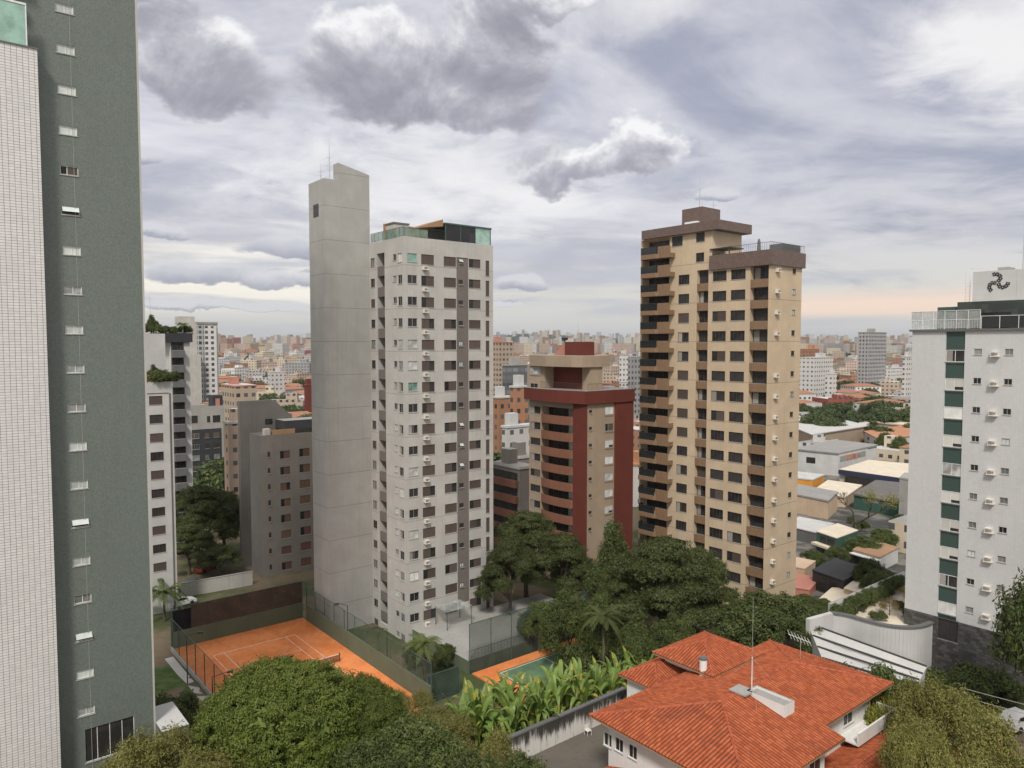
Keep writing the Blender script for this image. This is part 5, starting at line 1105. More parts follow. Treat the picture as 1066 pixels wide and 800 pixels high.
# white block with dark windows and a roof garden
th = simple_block('apartment_building', 'white block with dark windows and a planted roof ledge beside the green tower', 'building', 146, 108, 140, 178.5, 398, 2, 'white_paint', [(155.2, 169.2, 412.5, 421.6, 10)], dz=2.78, dep=10, sty=('shutter', 'dark', 'dark'))
fr = th.fr; x0 = fr.hit(150, 380, 3)[0]; x1 = fr.hit(172.5, 380, 3)[0]; zz = fr.hit(160, 347.5, 3)[1]
m = MB(); m.box(fr, x0-4, x1, 3, 10, th.zt-.6, zz, 'white_paint', 'grey_roof'); th.part('roof_storey', m)
m = MB(); [m.box(fr, a, a+.22, -.06, -.003, 2, th.zt-1.8, 'taupe_dark') for a in (fr.hit(176.2, 420)[0],)]; m.box(fr, fr.hit(152.5, 420)[0], fr.hit(176, 420)[0], -.05, -.003, th.zt-1.8, th.zt-1.68, 'taupe_dark'); th.part('wall_strip', m); th.flush()
for k in range(5): q = fr.P(fr.hit(153+k*5.2, 395, 1.2)[0], 1.2, th.zt-.6); plant_tree('yellow_bush' if k < 2 else 'bush', q[0], q[1], q[2], (.9, 1.0, 1.1, .9, 1.0)[k], k, ('yellow shrub on the roof ledge of the white block next to the green tower', 'yellow green shrub second on the roof ledge of the white block', 'dark tall shrub midway on the roof ledge of the white block', 'dark shrub on the roof ledge of the white block', 'dark shrub at the end of the roof ledge of the white block')[k], 'roof_plant', 'plant')
q = fr.P(fr.hit(160, 395, 1.5)[0], 1.5, th.zt-.6); plant_tree('tall', *q, .25, 0, 'thin dark little tree on the roof ledge of the white block', 'roof_tree', 'tree')
# dark tower with balconies, black parapet and roof garden
th = simple_block('apartment_tower', 'dark grey tower with white edges, black roof parapet and a roof garden', 'tower', 177.5, 140, 172, 197.6, 356.5, 2, 'white_paint', dep=12)
fr = th.fr; a0 = fr.hit(179.5, 420)[0]; a1 = fr.hit(192.3, 420)[0]; m = MB(); m.box(fr, a0, a1, -.1, -.003, 2, th.zt, 'black_paint'); th.part('balcony_strip', m)
bal = MB(); bal.box(W0, 0, a1-a0, -1.0, -.004, 0, 1.35, 'dark_concrete'); win = window(round(a1-a0-.3, 2), 1.35, 'dark', 'bronze_frame'); bp = Proto('balcony', bal)
for k in range(15): z = th.zt-2.9-k*2.82; th.inst('balcony', bp, fr, a0, -.1, z, 3); th.inst('window', win, fr, a0+.15, -.24, z+1.4, 3)
m = MB(); m.box(fr, fr.hit(172, 350)[0]-1, th.Wx+.4, -.5, 12, th.zt+.002, th.zt+1.75, 'black_paint', 'grey_roof'); th.part('parapet', m); th.flush()
for k, px in enumerate((160, 168, 176, 184, 192)): p = at(px, 352, 143+k); plant_tree('bush', p[0], p[1], th.zt+1.4, (1.0, .7, .85, .7, .9)[k], k*2, ('roof garden shrub next to the figure like cypress', 'low roof garden shrub second along the black parapet', 'roof garden shrub midway along the black parapet', 'low roof garden shrub fourth along the black parapet', 'roof garden shrub by the roof palm')[k], 'roof_plant', 'plant')
p = at(158, 350, 143); plant_tree('tall', p[0], p[1], th.zt+.8, .36, 1, 'dark upright little tree on the dark tower roof', 'roof_tree', 'tree'); p = at(190, 347, 145); palm('small palm on the roof of the dark grey tower', p[0], p[1], th.zt+1.6, 1.9, 1.5, 3, 'leaf_mid', 12)
m = MB(); p = at(157, 352, 144); m.tube((p[0], p[1], th.zt), (p[0], p[1], th.zt+9), .06, .03, 'aluminium', 5); single('antenna', m, 'thin antenna on the dark tower roof garden', 'antenna', (p[0], p[1], th.zt))
# grey building with dark panels
th = simple_block('apartment_building', 'grey building with a dark panelled front and pale top storey behind the dark tower', 'building', 196, 190, 190, 232, 424, 3, 'concrete', [(198, 206, 433, 441, 1), (215.5, 219, 433.5, 440, 1), (221.5, 229.5, 432.5, 440, 1)], dep=12)
fr = th.fr; zz = fr.hit(212, 447)[1]; m = MB(); m.box(fr, .2, th.Wx-.9, -.12, -.003, 2, zz, 'black_paint'); th.part('dark_panel', m)
for k in range(8):
    for px0, px1 in ((197.5, 207), (213, 217.5), (222, 228.5)): x0 = fr.hit(px0, 460)[0]; x1 = fr.hit(px1, 460)[0]; th.inst('window', window(round(x1-x0, 1), 1.3, ('shutter', 'dark', 'grey')[k % 3], 'aluminium' if px0 < 200 else 'bronze_frame'), fr, x0, -.27, zz-2.3-k*2.85, 2)
m = MB(); m.box(fr, th.Wx-2.5, th.Wx, 1, 5, th.zt-.5, th.zt+2.6, 'black_paint'); m.box(fr, th.Wx-1.9, th.Wx-.8, .9, .99, th.zt-.4, th.zt+1.8, 'red_pale'); th.part('roof_storey', m); th.flush()
# tall pale tower
th = simple_block('apartment_tower', 'tall slim pale tower rising highest above the far city', 'tower', 193, 400, 189, 227, 337, -3, 'pale_concrete', dep=20, parapet=.3)
gridwin('slim_windows', (.62, .61, .60), u=3.1, v=2.95, fu=.5, fv=.55); gridwin('slim_dark', (.40, .40, .40), u=2.2, v=2.95, fu=.7, fv=.6)
fr = th.fr; m = MB()
for a, b, mt, o_ in ((205.5, 212.5, 'slim_dark', .3), (213.5, 225.5, 'slim_windows', .9)): x0 = fr.hit(a, 380)[0]; x1 = fr.hit(b, 380)[0]; m.box(fr, x0, x1, -o_, -.01, -3, th.zt-1.2, mt)
th.part('window_bay', m); m = MB(); x0 = fr.hit(190, 380)[0]; x1 = fr.hit(206, 380)[0]; m.box(fr, x0, x1, -6, -.95, -3, fr.hit(198, 369)[1], 'pale_concrete'); th.part('lower_wing', m)
m = MB(); m.box(fr, -2, 6, 3, 12, th.zt-.4, fr.hit(197, 329.5)[1], 'pale_concrete'); m.box(fr, 6, th.Wx, -.6, 10, th.zt+.01, th.zt+1.0, 'grey_roof'); th.part('roof_storey', m); th.flush()
# taupe building
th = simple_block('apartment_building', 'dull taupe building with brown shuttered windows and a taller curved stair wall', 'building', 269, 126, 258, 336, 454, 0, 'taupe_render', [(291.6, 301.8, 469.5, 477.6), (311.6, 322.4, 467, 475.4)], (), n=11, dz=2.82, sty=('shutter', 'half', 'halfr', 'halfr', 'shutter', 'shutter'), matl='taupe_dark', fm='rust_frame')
fr, fl = th.fr, th.fl
for k in range(10): th.inst('window', window(.36, .9, 'dark', 'bronze_frame'), fr, fr.hit(278.5, 470)[0], -.14, fr.hit(279, 476)[1]-k*2.82, 1)
x0 = fr.hit(249.5, 430, 8.5)[0]; x1 = fr.hit(304, 430, 8.5)[0]; zh = fr.hit(262, 417.5, 8.5)[1]; zl = fr.hit(303, 431, 8.5)[1]; xm_ = fr.hit(284, 420, 8.5)[0]
m = MB(); pf = [(x0, 0), (x1, 0), (x1, zl)]+[(xm_+(x1-xm_)*(1-k/6), zh-(zh-zl)*(sin(pi/2*(1-k/6)))**1.6) for k in range(1, 7)]+[(x0, zh)]; m.profile(fr, pf, 8.5, 9.6, 'taupe_dark'); th.part('stair_wall', m)
m = MB(); xw, zw_ = fr.hit(276, 441.5, 8.5); m.box(fr, xw, xw+1.3, 8.38, 8.49, zw_, zw_+.9, 'glass_dark'); th.part('window', m)
xp = fr.hit(297, 445, 5)[0]; m = MB(); m.box(fr, xp, th.Wx+3, 5, 8.4, th.zt-.5, fr.hit(310, 446, 5)[1], 'taupe_render'); m.box(fr, xp-.5, th.Wx+3, 4.2, 8.45, fr.hit(310, 446, 5)[1]+.002, fr.hit(310, 437, 5)[1], 'black_paint', 'grey_roof'); th.part('roof_storey', m)
m = MB(); m.box(fr, 1.0, 2.0, .5, 1.6, th.zt-.5, th.zt+1.0, 'pale_concrete'); m.box(fr, 2.01, 6.6, .9, 1.1, th.zt-.5, th.zt+.7, 'timber_soffit'); th.part('roof_wall', m); th.flush()
# beige wall and car park behind the court
b_ = Frame(*at(189, 620, 116)[:2], YAW-R(4)); L_ = b_.hit(250, 600)[0]; th = Thing('boundary_wall', 'plain beige boundary wall between car park and dark trees', 'wall', b_.P(0, 0, 1.8)); m = MB(); m.box(b_, 0, L_+2, 0, .2, 1, b_.hit(230, 601)[1], 'pale_concrete'); th.part('wall', m); m = MB(); m.box(b_, -.05, L_+2.05, -.05, .25, b_.hit(230, 601)[1]+.002, b_.hit(230, 601)[1]+.12, 'concrete'); th.part('coping', m)
plain('car_white', (.62, .62, .61), .3, spec=.6, var=.03); plain('car_grey', (.18, .19, .2), .3, spec=.6, var=.05); plain('car_red', (.28, .03, .025), .3, spec=.6, var=.05); plain('tyre', (.02, .02, .02), .9)
def car(label, x, y, z, rz, mat, group=None):
    th = Thing('parked_car', label, 'car', (x, y, z), group); f_ = Frame(x, y, rz); B_ = lambda pr, y0, y1, mt: MB().profile(f_, [(a, z+b) for a, b in pr], y0, y1, mt)
    th.part('body', B_([(-2.1, .3), (2.1, .3), (2.15, .7), (1.3, .92), (-1.95, .98), (-2.15, .75)], -.85, .85, mat)); th.part('cabin', B_([(-1.75, .985), (1.1, .93), (.35, 1.42), (-1.3, 1.45)], -.74, .74, mat)); th.part('window', B_([(-1.55, 1.02), (.9, .97), (.3, 1.36), (-1.2, 1.39)], -.76, .76, 'glass_dark'))
    m = MB(); m.face([f_.P(1.07, -.68, z+.97), f_.P(1.07, .68, z+.97), f_.P(.40, .62, z+1.41), f_.P(.40, -.62, z+1.41)], 'glass_dark'); th.part('windscreen', m)
    for a in (-1.3, 1.35):
        for b in (-.86, .66): m = MB(); m.tube(f_.P(a, b, z+.32), f_.P(a, b+.2, z+.32), .32, .32, 'tyre', 14); th.part('wheel', m)
p = at(188, 616, 112); car('white car parked in front of the beige boundary wall', p[0], 112, 1.85, YAW+.2, 'car_white')
p = at(201, 600, 121); car('pale car half hidden under the dark trees behind the beige wall', p[0], 121, 1.75, 1.0, 'car_grey'); p = at(214, 580, 130); car('dark red car under the dark trees behind the beige wall', p[0], 130, 1.75, 1.3, 'car_red')
p = onz(1062, 765, gz1(35, 52)+.13); car('white car on the street corner beyond the wispy olive tree', p[0], p[1], gz1(p[0], p[1])+.13, .4, 'car_white')
for k, (px, y_) in enumerate(((165, 677), (166, 650))):
    pass
# ------------------------------------------------------------------ middle distance between the towers and on the right
gridwin('brick_windows', (.35, .175, .10), u=2.6, v=2.9, fu=.42, fv=.42); gridwin('white_windows', (.60, .58, .56), u=2.8, v=2.9, fu=.4, fv=.38); gridwin('dark_bands', (.13, .135, .14), (.09, .10, .11), u=3.2, v=3.0, fu=.85, fv=.5); gridwin('beige_windows', (.42, .33, .25), u=2.6, v=2.9, fu=.5, fv=.45); gridwin('grey_windows', (.34, .33, .33), u=2.5, v=2.9, fu=.5, fv=.5); gridwin('pink_windows', (.52, .38, .30), u=2.7, v=2.9, fu=.35, fv=.35)
def far_block(name, label, cat, px, D, pxl, pxr, ytop, zb, mat, roof='grey_roof', cap=None, group=None, ang=YAW):
    fr, fl = corner(px, D, ang); zt_ = fr.hit(px, ytop)[1]; Wx = max(2, fr.hit(pxr, 360)[0]); Dy = max(2, -fl.hit(pxl, 360)[0]); th = Thing(name, label, cat, fr.P(0, 0, zb), group)
    m = MB(); m.box(fr, 0, Wx, 0, Dy, zb-3, zt_, mat, roof); th.part('wall', m)
    m = MB(); m.box(fr, -.2, Wx+.2, -.2, Dy+.2, zt_+.002, zt_+.5, 'pale_concrete' if cap is None else cap, roof); th.part('parapet', m)
    rs = random.Random(int(px*7+D)); m = MB(); a, b = rs.uniform(.1, .5)*Wx, rs.uniform(.1, .5)*Dy; m.box(fr, a, a+max(2, Wx*.3), b, b+max(2, Dy*.3), zt_+.503, zt_+3.2, mat if cap is None else cap, roof); th.part('tank_house', m); return th
far_block('apartment_building', 'orange brick block with a white roof line between the grey and red towers', 'building', 519, 205, 513, 534, 415, 3, 'brick_windows', 'white_roof', 'white_paint')
far_block('apartment_building', 'narrow orange brick tower slab just left of the red building', 'building', 536, 190, 534, 550, 404, 3, 'brick_windows', 'white_roof', 'white_paint')
far_block('apartment_building', 'stepped white block in front of the orange brick slab', 'building', 528, 168, 526, 556, 446, 3, 'white_windows', 'white_roof', 'white_paint')
far_block('office_building', 'dark glass office block with pale floor bands', 'building', 527, 300, 523, 553, 381, 2, 'dark_bands', 'grey_roof', 'concrete')
far_block('apartment_tower', 'beige tower with dark window columns between the grey and red towers', 'tower', 519, 420, 508, 535, 357, 0, 'beige_windows', 'grey_roof', 'red_pale')
far_block('apartment_building', 'low grey building with a dark upper storey beside the brown balcony building', 'building', 540, 150, 530, 560, 478, 2, 'taupe_render', 'grey_roof')
th = far_block('apartment_building', 'brown building with wide dark balconies at the right edge of the grey tower', 'building', 541, 135, 513, 556, 489, 2, 'taupe_render', 'grey_roof')
m = MB(); fl = Frame(*corner(541, 135)[0].o, YAW-pi/2)
for k in range(6): z = 19.3-k*2.9-2.4; m.box(fl, -8.5, -.6, -.05, -.004, z, z+1.4, 'glass_dark'); m.box(fl, -8.7, -.3, -.8, -.06, z-1.3, z-.05, 'rust_paint')
th.part('balcony', m)
far_block('apartment_tower', 'pale slim tower seen just left of the cream tower balconies', 'tower', 648, 420, 645, 655, 370, -2, 'white_windows'); far_block('apartment_tower', 'grey slim tower right beside the cream tower balconies', 'tower', 657, 380, 654, 668, 372, -2, 'grey_windows'); far_block('apartment_building', 'white house with orange roof seen between red building and cream tower', 'building', 663, 175, 658, 676, 485, 3, 'white_windows', 'terracotta_flat', 'terracotta_flat')
far_block('apartment_building', 'beige and red block with stripes of windows above the taupe building', 'building', 243, 250, 229, 266, 403, 3, 'beige_windows', 'white_roof', 'red_pale'); far_block('apartment_building', 'pale pink block between dark panelled building and taupe building', 'building', 236, 160, 231, 252, 442, 2, 'pink_windows', 'white_roof'); far_block('apartment_building', 'bright red narrow building at the edge of the grey tower slab', 'building', 318, 330, 316, 326, 402, 3, 'red_paint', 'grey_roof', 'red_paint'); far_block('apartment_building', 'plain white block in the middle of the far city left of the slab', 'building', 281, 480, 278, 296, 388, 3, 'white_windows', 'white_roof', 'white_paint')
far_block('apartment_tower', 'tall grey tower standing alone above the trees on the horizon', 'tower', 904, 560, 893, 922.5, 346.5, 0, 'grey_windows', 'grey_roof', 'concrete'); far_block('apartment_building', 'white and grey block with a dark stair strip behind the trees', 'building', 848, 470, 832, 868, 373, 0, 'white_windows', 'white_roof', 'white_paint'); far_block('apartment_building', 'building with bright orange brick top beside the cream tower', 'building', 842, 560, 830, 853, 364, 0, 'brick_windows', 'terracotta_flat', 'terracotta_flat'); far_block('apartment_building', 'small white block at the corner of the white and grey block', 'building', 868, 440, 860, 872, 390, 0, 'white_windows', 'white_roof', 'white_paint')
far_block('apartment_building', 'pale low block right of the lone grey tower', 'building', 928, 620, 922, 945, 384, 0, 'white_windows', 'white_roof', 'white_paint'); far_block('apartment_building', 'white block touching the edge of the white and green building', 'building', 944, 430, 941, 956, 372, 0, 'white_windows', 'white_roof', 'white_paint')
# low buildings on the right: roof outlines measured on the ground plan
SLABS = []
def slab(name, label, pts, zt_, zb, wm, rm, lip=.35, cat='building', ops=()):
    P_ = [onz(px, py, zt_)[:2] for px, py in pts]; a = sum(P_[i][0]*P_[(i+1) % len(P_)][1]-P_[(i+1) % len(P_)][0]*P_[i][1] for i in range(len(P_)))
    if a < 0: P_ = P_[::-1]
    SLABS.append((sum(p[0] for p in P_)/len(P_), sum(p[1] for p in P_)/len(P_), max(sqrt((p[0]-P_[0][0])**2+(p[1]-P_[0][1])**2) for p in P_)*.55))
    cx = sum(p[0] for p in P_)/len(P_); cy = sum(p[1] for p in P_)/len(P_); th = Thing(name, label, cat, (cx, cy, zb)); m = MB(); m.prism(W0, P_, zb-1, zt_-lip, wm); th.part('wall', m)
    big = [(cx+(x-cx)*1.03, cy+(y-cy)*1.03) for x, y in P_]; m = MB(); m.prism(W0, big, zt_-lip+.002, zt_, rm); th.part('roof', m); return th
def on_line(th, p0, p1, zt_, name, items, out=.06):
    """boxes on the wall that runs along the roof edge from pixel p0 to p1; items: (u0, u1, drop0, drop1, material)"""
    a, b = onz(*p0, zt_), onz(*p1, zt_); d = (b[0]-a[0], b[1]-a[1]); L_ = sqrt(d[0]**2+d[1]**2); f_ = Frame(a[0], a[1], atan2(d[1], d[0]))
    for u0, u1, d0, d1, mt in items: m = MB(); m.box(f_, u0*L_, u1*L_, -out, .3, zt_-d1, zt_-d0, mt); th.part(name, m)
s_ = slab('house', 'beige villa with a broad white roof and dark fascia below the tree belt', [(800, 434), (862, 433.5), (903, 443), (845, 452)], 9.5, 3, 'beige_paint', 'white_roof'); on_line(s_, (800, 447), (903, 443.6), 9.2, 'fascia', [(0, 1, .1, 1.6, 'black_paint'), (.55, .62, 2.4, 4, 'glass_dark'), (.75, .95, 2.4, 4.6, 'dark_concrete')], .4)
s_ = slab('warehouse', 'white warehouse with a grey roof, a long window and a small red sign', [(826, 467), (873, 471.5), (913, 463), (870, 458)], 10, 3, 'white_paint', 'grey_roof'); on_line(s_, (826, 467), (873, 471.5), 10, 'window', [(.3, .5, 2.2, 4.0, 'glass_dark')]); on_line(s_, (873, 471.5), (913, 463), 10, 'window', [(.04, .18, 1.2, 2.9, 'glass_grey'), (.48, .68, 1.2, 2.9, 'glass_grey'), (.75, .98, .6, .9, 'dark_concrete')]); on_line(s_, (873, 471.5), (913, 463), 10, 'sign', [(.19, .47, 1.2, 2.9, 'red_pale'), (.25, .30, 1.5, 2.6, 'white_paint'), (.35, .41, 1.5, 2.6, 'white_paint')], .09)
s_ = slab('warehouse', 'flat cream roofed hall with a dark blue fascia', [(874, 489), (950, 499.5), (990, 487), (905, 479)], 7.5, 2.8, 'pale_concrete', 'cream_roof'); plain('navy', (.03, .035, .07), .6); on_line(s_, (873.5, 489.3), (950, 500), 7.5, 'fascia', [(0, 1, -.1, 1.1, 'navy'), (.1, .9, 1.6, 3.2, 'glass_dark')], .4)
s_ = slab('shed', 'hall with a brown corrugated roof and ivy covered green wall', [(889, 514), (942, 524), (960, 505), (912, 500)], 7.2, 3, 'teal_paint', 'taupe_dark'); on_line(s_, (889, 514), (942, 524), 7.2, 'window', [(.3, .5, .6, 1.3, 'glass_grey'), (.6, .8, .6, 1.3, 'glass_grey')])
s_ = slab('concrete_wall', 'grey concrete tower wall touching the edge of the white and green building', [(936.5, 497), (950, 499), (956, 494), (942, 492)], 14.0, 3, 'concrete', 'concrete', cat='wall')
slab('shop', 'low shop with a bright orange wall beside the cream tower', [(815, 496), (846, 499), (858, 494), (830, 491)], 7.0, 3, 'orange_paint', 'white_roof'); slab('shop', 'low hall with a pale cream roof behind the bare tree', [(842, 514), (880, 517), (897, 505), (862, 500)], 6.2, 3, 'peach_wall', 'cream_roof')
slab('house', 'peach walled building with a dark flat roof beside the cream tower', [(812, 511), (862, 521), (872, 512), (830, 504)], 8.0, 3.5, 'peach_wall', 'grey_roof'); s_ = slab('shed', 'shed with a white sheet roof and dark open front', [(815, 546), (853, 555), (868, 545), (832, 538)], 6.6, 3.8, 'dark_concrete', 'white_roof', .2)
s_ = slab('cafe', 'dark green cafe with a cream awning roof and balcony', [(850, 553), (871, 560), (893, 552), (872, 545)], 7.8, 4, 'teal_paint', 'cream_roof', .15); on_line(s_, (850, 553), (871, 560), 7.8, 'window', [(.2, .5, .6, 1.8, 'glass_dark'), (.55, .9, .6, 1.8, 'glass_dark'), (.3, .7, 2.6, 3.8, 'glass_dark')]); on_line(s_, (850, 553), (871, 560), 7.8, 'balcony', [(0, 1.1, 1.9, 2.3, 'cream_roof')], 1.2)
s_ = slab('kiosk', 'small white building with a brown flat roof and dark green shop front', [(888, 572), (916, 580), (935, 570), (906, 561)], 7.0, 4.4, 'white_paint', 'timber_soffit', .2); on_line(s_, (888, 572), (916, 580), 7.0, 'shop_front', [(.02, .98, .5, 2.4, 'teal_paint')]); on_line(s_, (888, 572), (916, 580), 7.0, 'window', [(.1, .9, 1.2, 2.2, 'glass_dark')], .1); on_line(s_, (888, 572), (916, 580), 7.0, 'awning', [(0, 1, .45, .62, 'white_metal')], 1.0)
s_ = slab('house', 'black walled house with a ribbed black roof in front of the cafe', [(846, 593), (878, 604), (901, 592), (870, 581)], 7.6, 4.5, 'black_paint', 'black_roof', .2); on_line(s_, (846, 593), (878, 604), 7.6, 'window', [(.15, .45, .8, 2.6, 'glass_dark'), (.55, .85, .8, 2.6, 'glass_dark')])
slab('house', 'peach walled annex right of the black roofed house', [(879, 612), (903, 620), (921, 606), (897, 598)], 7.0, 5, 'peach_wall', 'cream_roof', .15); slab('house', 'low house with a dull red flat roof at the corner of the cream tower', [(818, 610), (843, 614), (853, 602), (830, 597)], 5.8, 4, 'red_pale', 'red_pale', .15); slab('house', 'low house with orange roof line at the foot of the cream tower', [(815, 588), (838, 592), (849, 584), (828, 580)], 6.6, 4, 'peach_wall', 'peach_wall', .15)
s_ = slab('stair', 'row of pale steps and planters below the black roofed house', [(838, 636), (866, 629), (893, 613), (866, 612)], 6.2, 5, 'peach_wall', 'cream_roof', .1, 'stairs')
slab('house', 'cream building with a decorated parapet below the tree belt', [(893, 437), (950, 443), (968, 437), (912, 431)], 8.5, 3, 'cream_paint', 'cream_roof', .6); s_ = slab('house', 'white house with an orange tile roof beside a grey strip', [(900, 449), (917, 458), (960, 452), (940, 443)], 8.0, 3, 'white_paint', 'terracotta_flat', .3); on_line(s_, (900, 449), (917, 458), 8.0, 'window', [(.2, .32, 1.4, 2.6, 'glass_dark'), (.6, .72, 1.4, 2.6, 'glass_dark'), (.2, .32, 3.4, 4.4, 'glass_dark'), (.6, .72, 3.4, 4.4, 'glass_dark')])
slab('house', 'cream low building with a white parapet left of the orange roofed house', [(893, 441), (900, 443), (905, 440), (898, 438)], 8.2, 3, 'cream_paint', 'white_roof', .5)
# bare tree by the cafe, and the trees between the low buildings
p = at(880, 506, 140); z = gz1(p[0], 140); H_ = p[2]-z; rs = random.Random(2); th = Thing('bare_tree', 'nearly leafless tree with a dark trunk and spreading twigs beside the cafe', 'tree', (p[0]+2, 140, z)); m = MB(); b0 = np.array((p[0]+2.2, 140., z-.3))
lv = []
def grow(a, d, L_, r, n):
    e = a+d*L_; m.path([tuple(a), tuple(a+d*L_*.5+np.array((rs.uniform(-.1, .1)*L_, 0, 0))), tuple(e)], r, r*.62, 'bark', 5)
    if n == 0: lv.append(e); return
    for k in range(3 if n < 4 else 2):
        v = d*.8+np.array((rs.uniform(-.9, .9), rs.uniform(-.9, .9), rs.uniform(-.05, .5))); v /= np.linalg.norm(v); grow(e, v, L_*rs.uniform(.62, .82), r*.6, n-1)
grow(b0, np.array((-.05, 0, 1.)), H_*.36, .38, 5); th.part('trunk', m)
q = np.array(lv); rsn = np.random.RandomState(4); q = q[(q[:, 0] > b0[0]-1)]; q = np.repeat(q, 16, 0); n = len(q); q = q+rsn.normal(size=(n, 3))*.45; d_ = unit(rsn.normal(size=(n, 3))); e_ = unit(rsn.normal(size=(n, 3)))
V = np.stack([q-d_*.18, q+e_*.07, q+d_*.18, q-e_*.07], 1).reshape(-1, 3)-np.array((p[0]+2, 140, z)); o = link('crown', quadmesh('crown', V, ('leaf_yellow',)), (0, 0, 0), 0, th.o)
for k, (px, py, D, lab, s_) in enumerate(((900, 556, 128, 'green climbing tree on the ivy wall', .55), (918, 548, 132, 'dark tree against the ivy wall', .6), (906, 578, 108, 'olive bush tree above the terrace planter', .42), (924, 592, 102, 'dry brown bush beside the concrete wall', .45), (912, 590, 104, 'bright green bush in front of the kiosk', .35), (846, 572, 124, 'dark tree left of the cafe', .45), (868, 592, 112, 'small round dark tree between cafe and black roof', .3), (858, 622, 98, 'low green bush on the pale steps', .3), (846, 628, 96, 'bright shrub left of the pale steps', .32), (838, 618, 100, 'green bush at the foot of the cream tower corner', .35), (922, 448, 260, 'dark tree in front of the orange tiled white house', .6), (938, 452, 250, 'dark tree at the edge of the white and green building', .55), (905, 462, 240, 'small tree beside the white warehouse', .4))):
    T_('round', px, py, D, 10.2, lab, 'tree', k*1.7, s=s_)
rs = random.Random(12)
for k in range(26):
    D = rs.uniform(104, 168); px = rs.uniform(834, 946); x = gx(px, D); r_ = .9
    if any((x-a)**2+(D-b)**2 < (c*.95+1)**2 for a, b, c in SLABS): continue
    plant_tree('round', x, D, gz1(x, D), rs.uniform(.18, .36), rs.uniform(0, 6), 'dark garden tree between the low buildings beside the white building', 'tree', 'tree', 'garden trees between the low buildings')
# belt of trees in front of the horizon on the right, and garden trees scattered through the far city
def belt(n, pxa, pxb, Da, Db, grp, lab):
    for k in range(n):
        D = Da+(Db-Da)*(k+rs.random())/n; px = rs.uniform(pxa, pxb); x = gx(px, D); s = rs.uniform(.8, 1.5)
        plant_tree('far', x, D, gz1(x, D), s, rs.uniform(0, 6), lab, 'tree', 'tree', grp)
belt(36, 826, 960, 290, 430, 'trees of the green belt on the right', 'dark leafy tree in the green belt below the lone grey tower')
belt(26, 826, 960, 450, 900, 'trees behind the green belt', 'small dark tree among the far buildings right of the cream tower'); belt(46, 226, 335, 240, 1100, 'garden trees in the far city beside the slab', 'small dark tree among the far city roofs left of the grey tower'); belt(12, 508, 560, 170, 500, 'garden trees between the grey and red towers', 'small dark tree among the buildings between grey and red towers'); belt(6, 228, 246, 170, 215, 'trees below the dark panelled building', 'green tree below the pale pink block')
# ------------------------------------------------------------------ the city: every block its own object, the farthest mass as one
cols = [('white', (.60, .59, .57)), ('cream', (.58, .49, .37)), ('beige', (.46, .37, .29)), ('brick orange', (.37, .20, .125)), ('grey', (.36, .35, .35)), ('pale pink', (.56, .42, .35)), ('dull red', (.30, .08, .06))]
for n_, c in cols: gridwin('city_'+n_.replace(' ', '_'), c, u=3.0, v=3.0, fu=.45, fv=.42)
wallmat('city_tile', (.34, .165, .105), stain=.4); roofs = [('an orange roof', 'city_tile'), ('a grey roof', 'grey_roof'), ('a white roof', 'white_roof'), ('an orange roof', 'city_tile')]
def city_mesh(w_, d_, h, mat, roof, rs):
    m = MB(); m.box(W0, -w_/2, w_/2, -d_/2, d_/2, -4, h, mat, roof)
    if roof == 'city_tile' and h < 12:
        m.face([(-w_/2-.3, -d_/2-.3, h), (w_/2+.3, -d_/2-.3, h), (w_/2-w_*.2, 0, h+1.8), (-w_/2+w_*.2, 0, h+1.8)], roof); m.face([(w_/2+.3, d_/2+.3, h), (-w_/2-.3, d_/2+.3, h), (-w_/2+w_*.2, 0, h+1.8), (w_/2-w_*.2, 0, h+1.8)], roof); m.face([(-w_/2-.3, d_/2+.3, h), (-w_/2-.3, -d_/2-.3, h), (-w_/2+w_*.2, 0, h+1.8)], roof); m.face([(w_/2+.3, -d_/2-.3, h), (w_/2+.3, d_/2+.3, h), (w_/2-w_*.2, 0, h+1.8)], roof)
    else:
        a = rs.uniform(-.3, .1)*w_; b = rs.uniform(-.3, .1)*d_; m.box(W0, a, a+max(2, w_*.3), b, b+max(2, d_*.3), h+.003, h+rs.uniform(1.8, 4), mat, roof)
        m.box(W0, -w_/2-.1, w_/2+.1, -d_/2-.1, -d_/2+.12, h+.004, h+.8, mat)
    return m
rs = random.Random(21); taken = list(SLABS)
sectors = [(228, 330, 265, 1500, 120), (511, 556, 215, 1300, 44), (624, 668, 260, 1300, 36), (828, 962, 345, 1500, 76)]
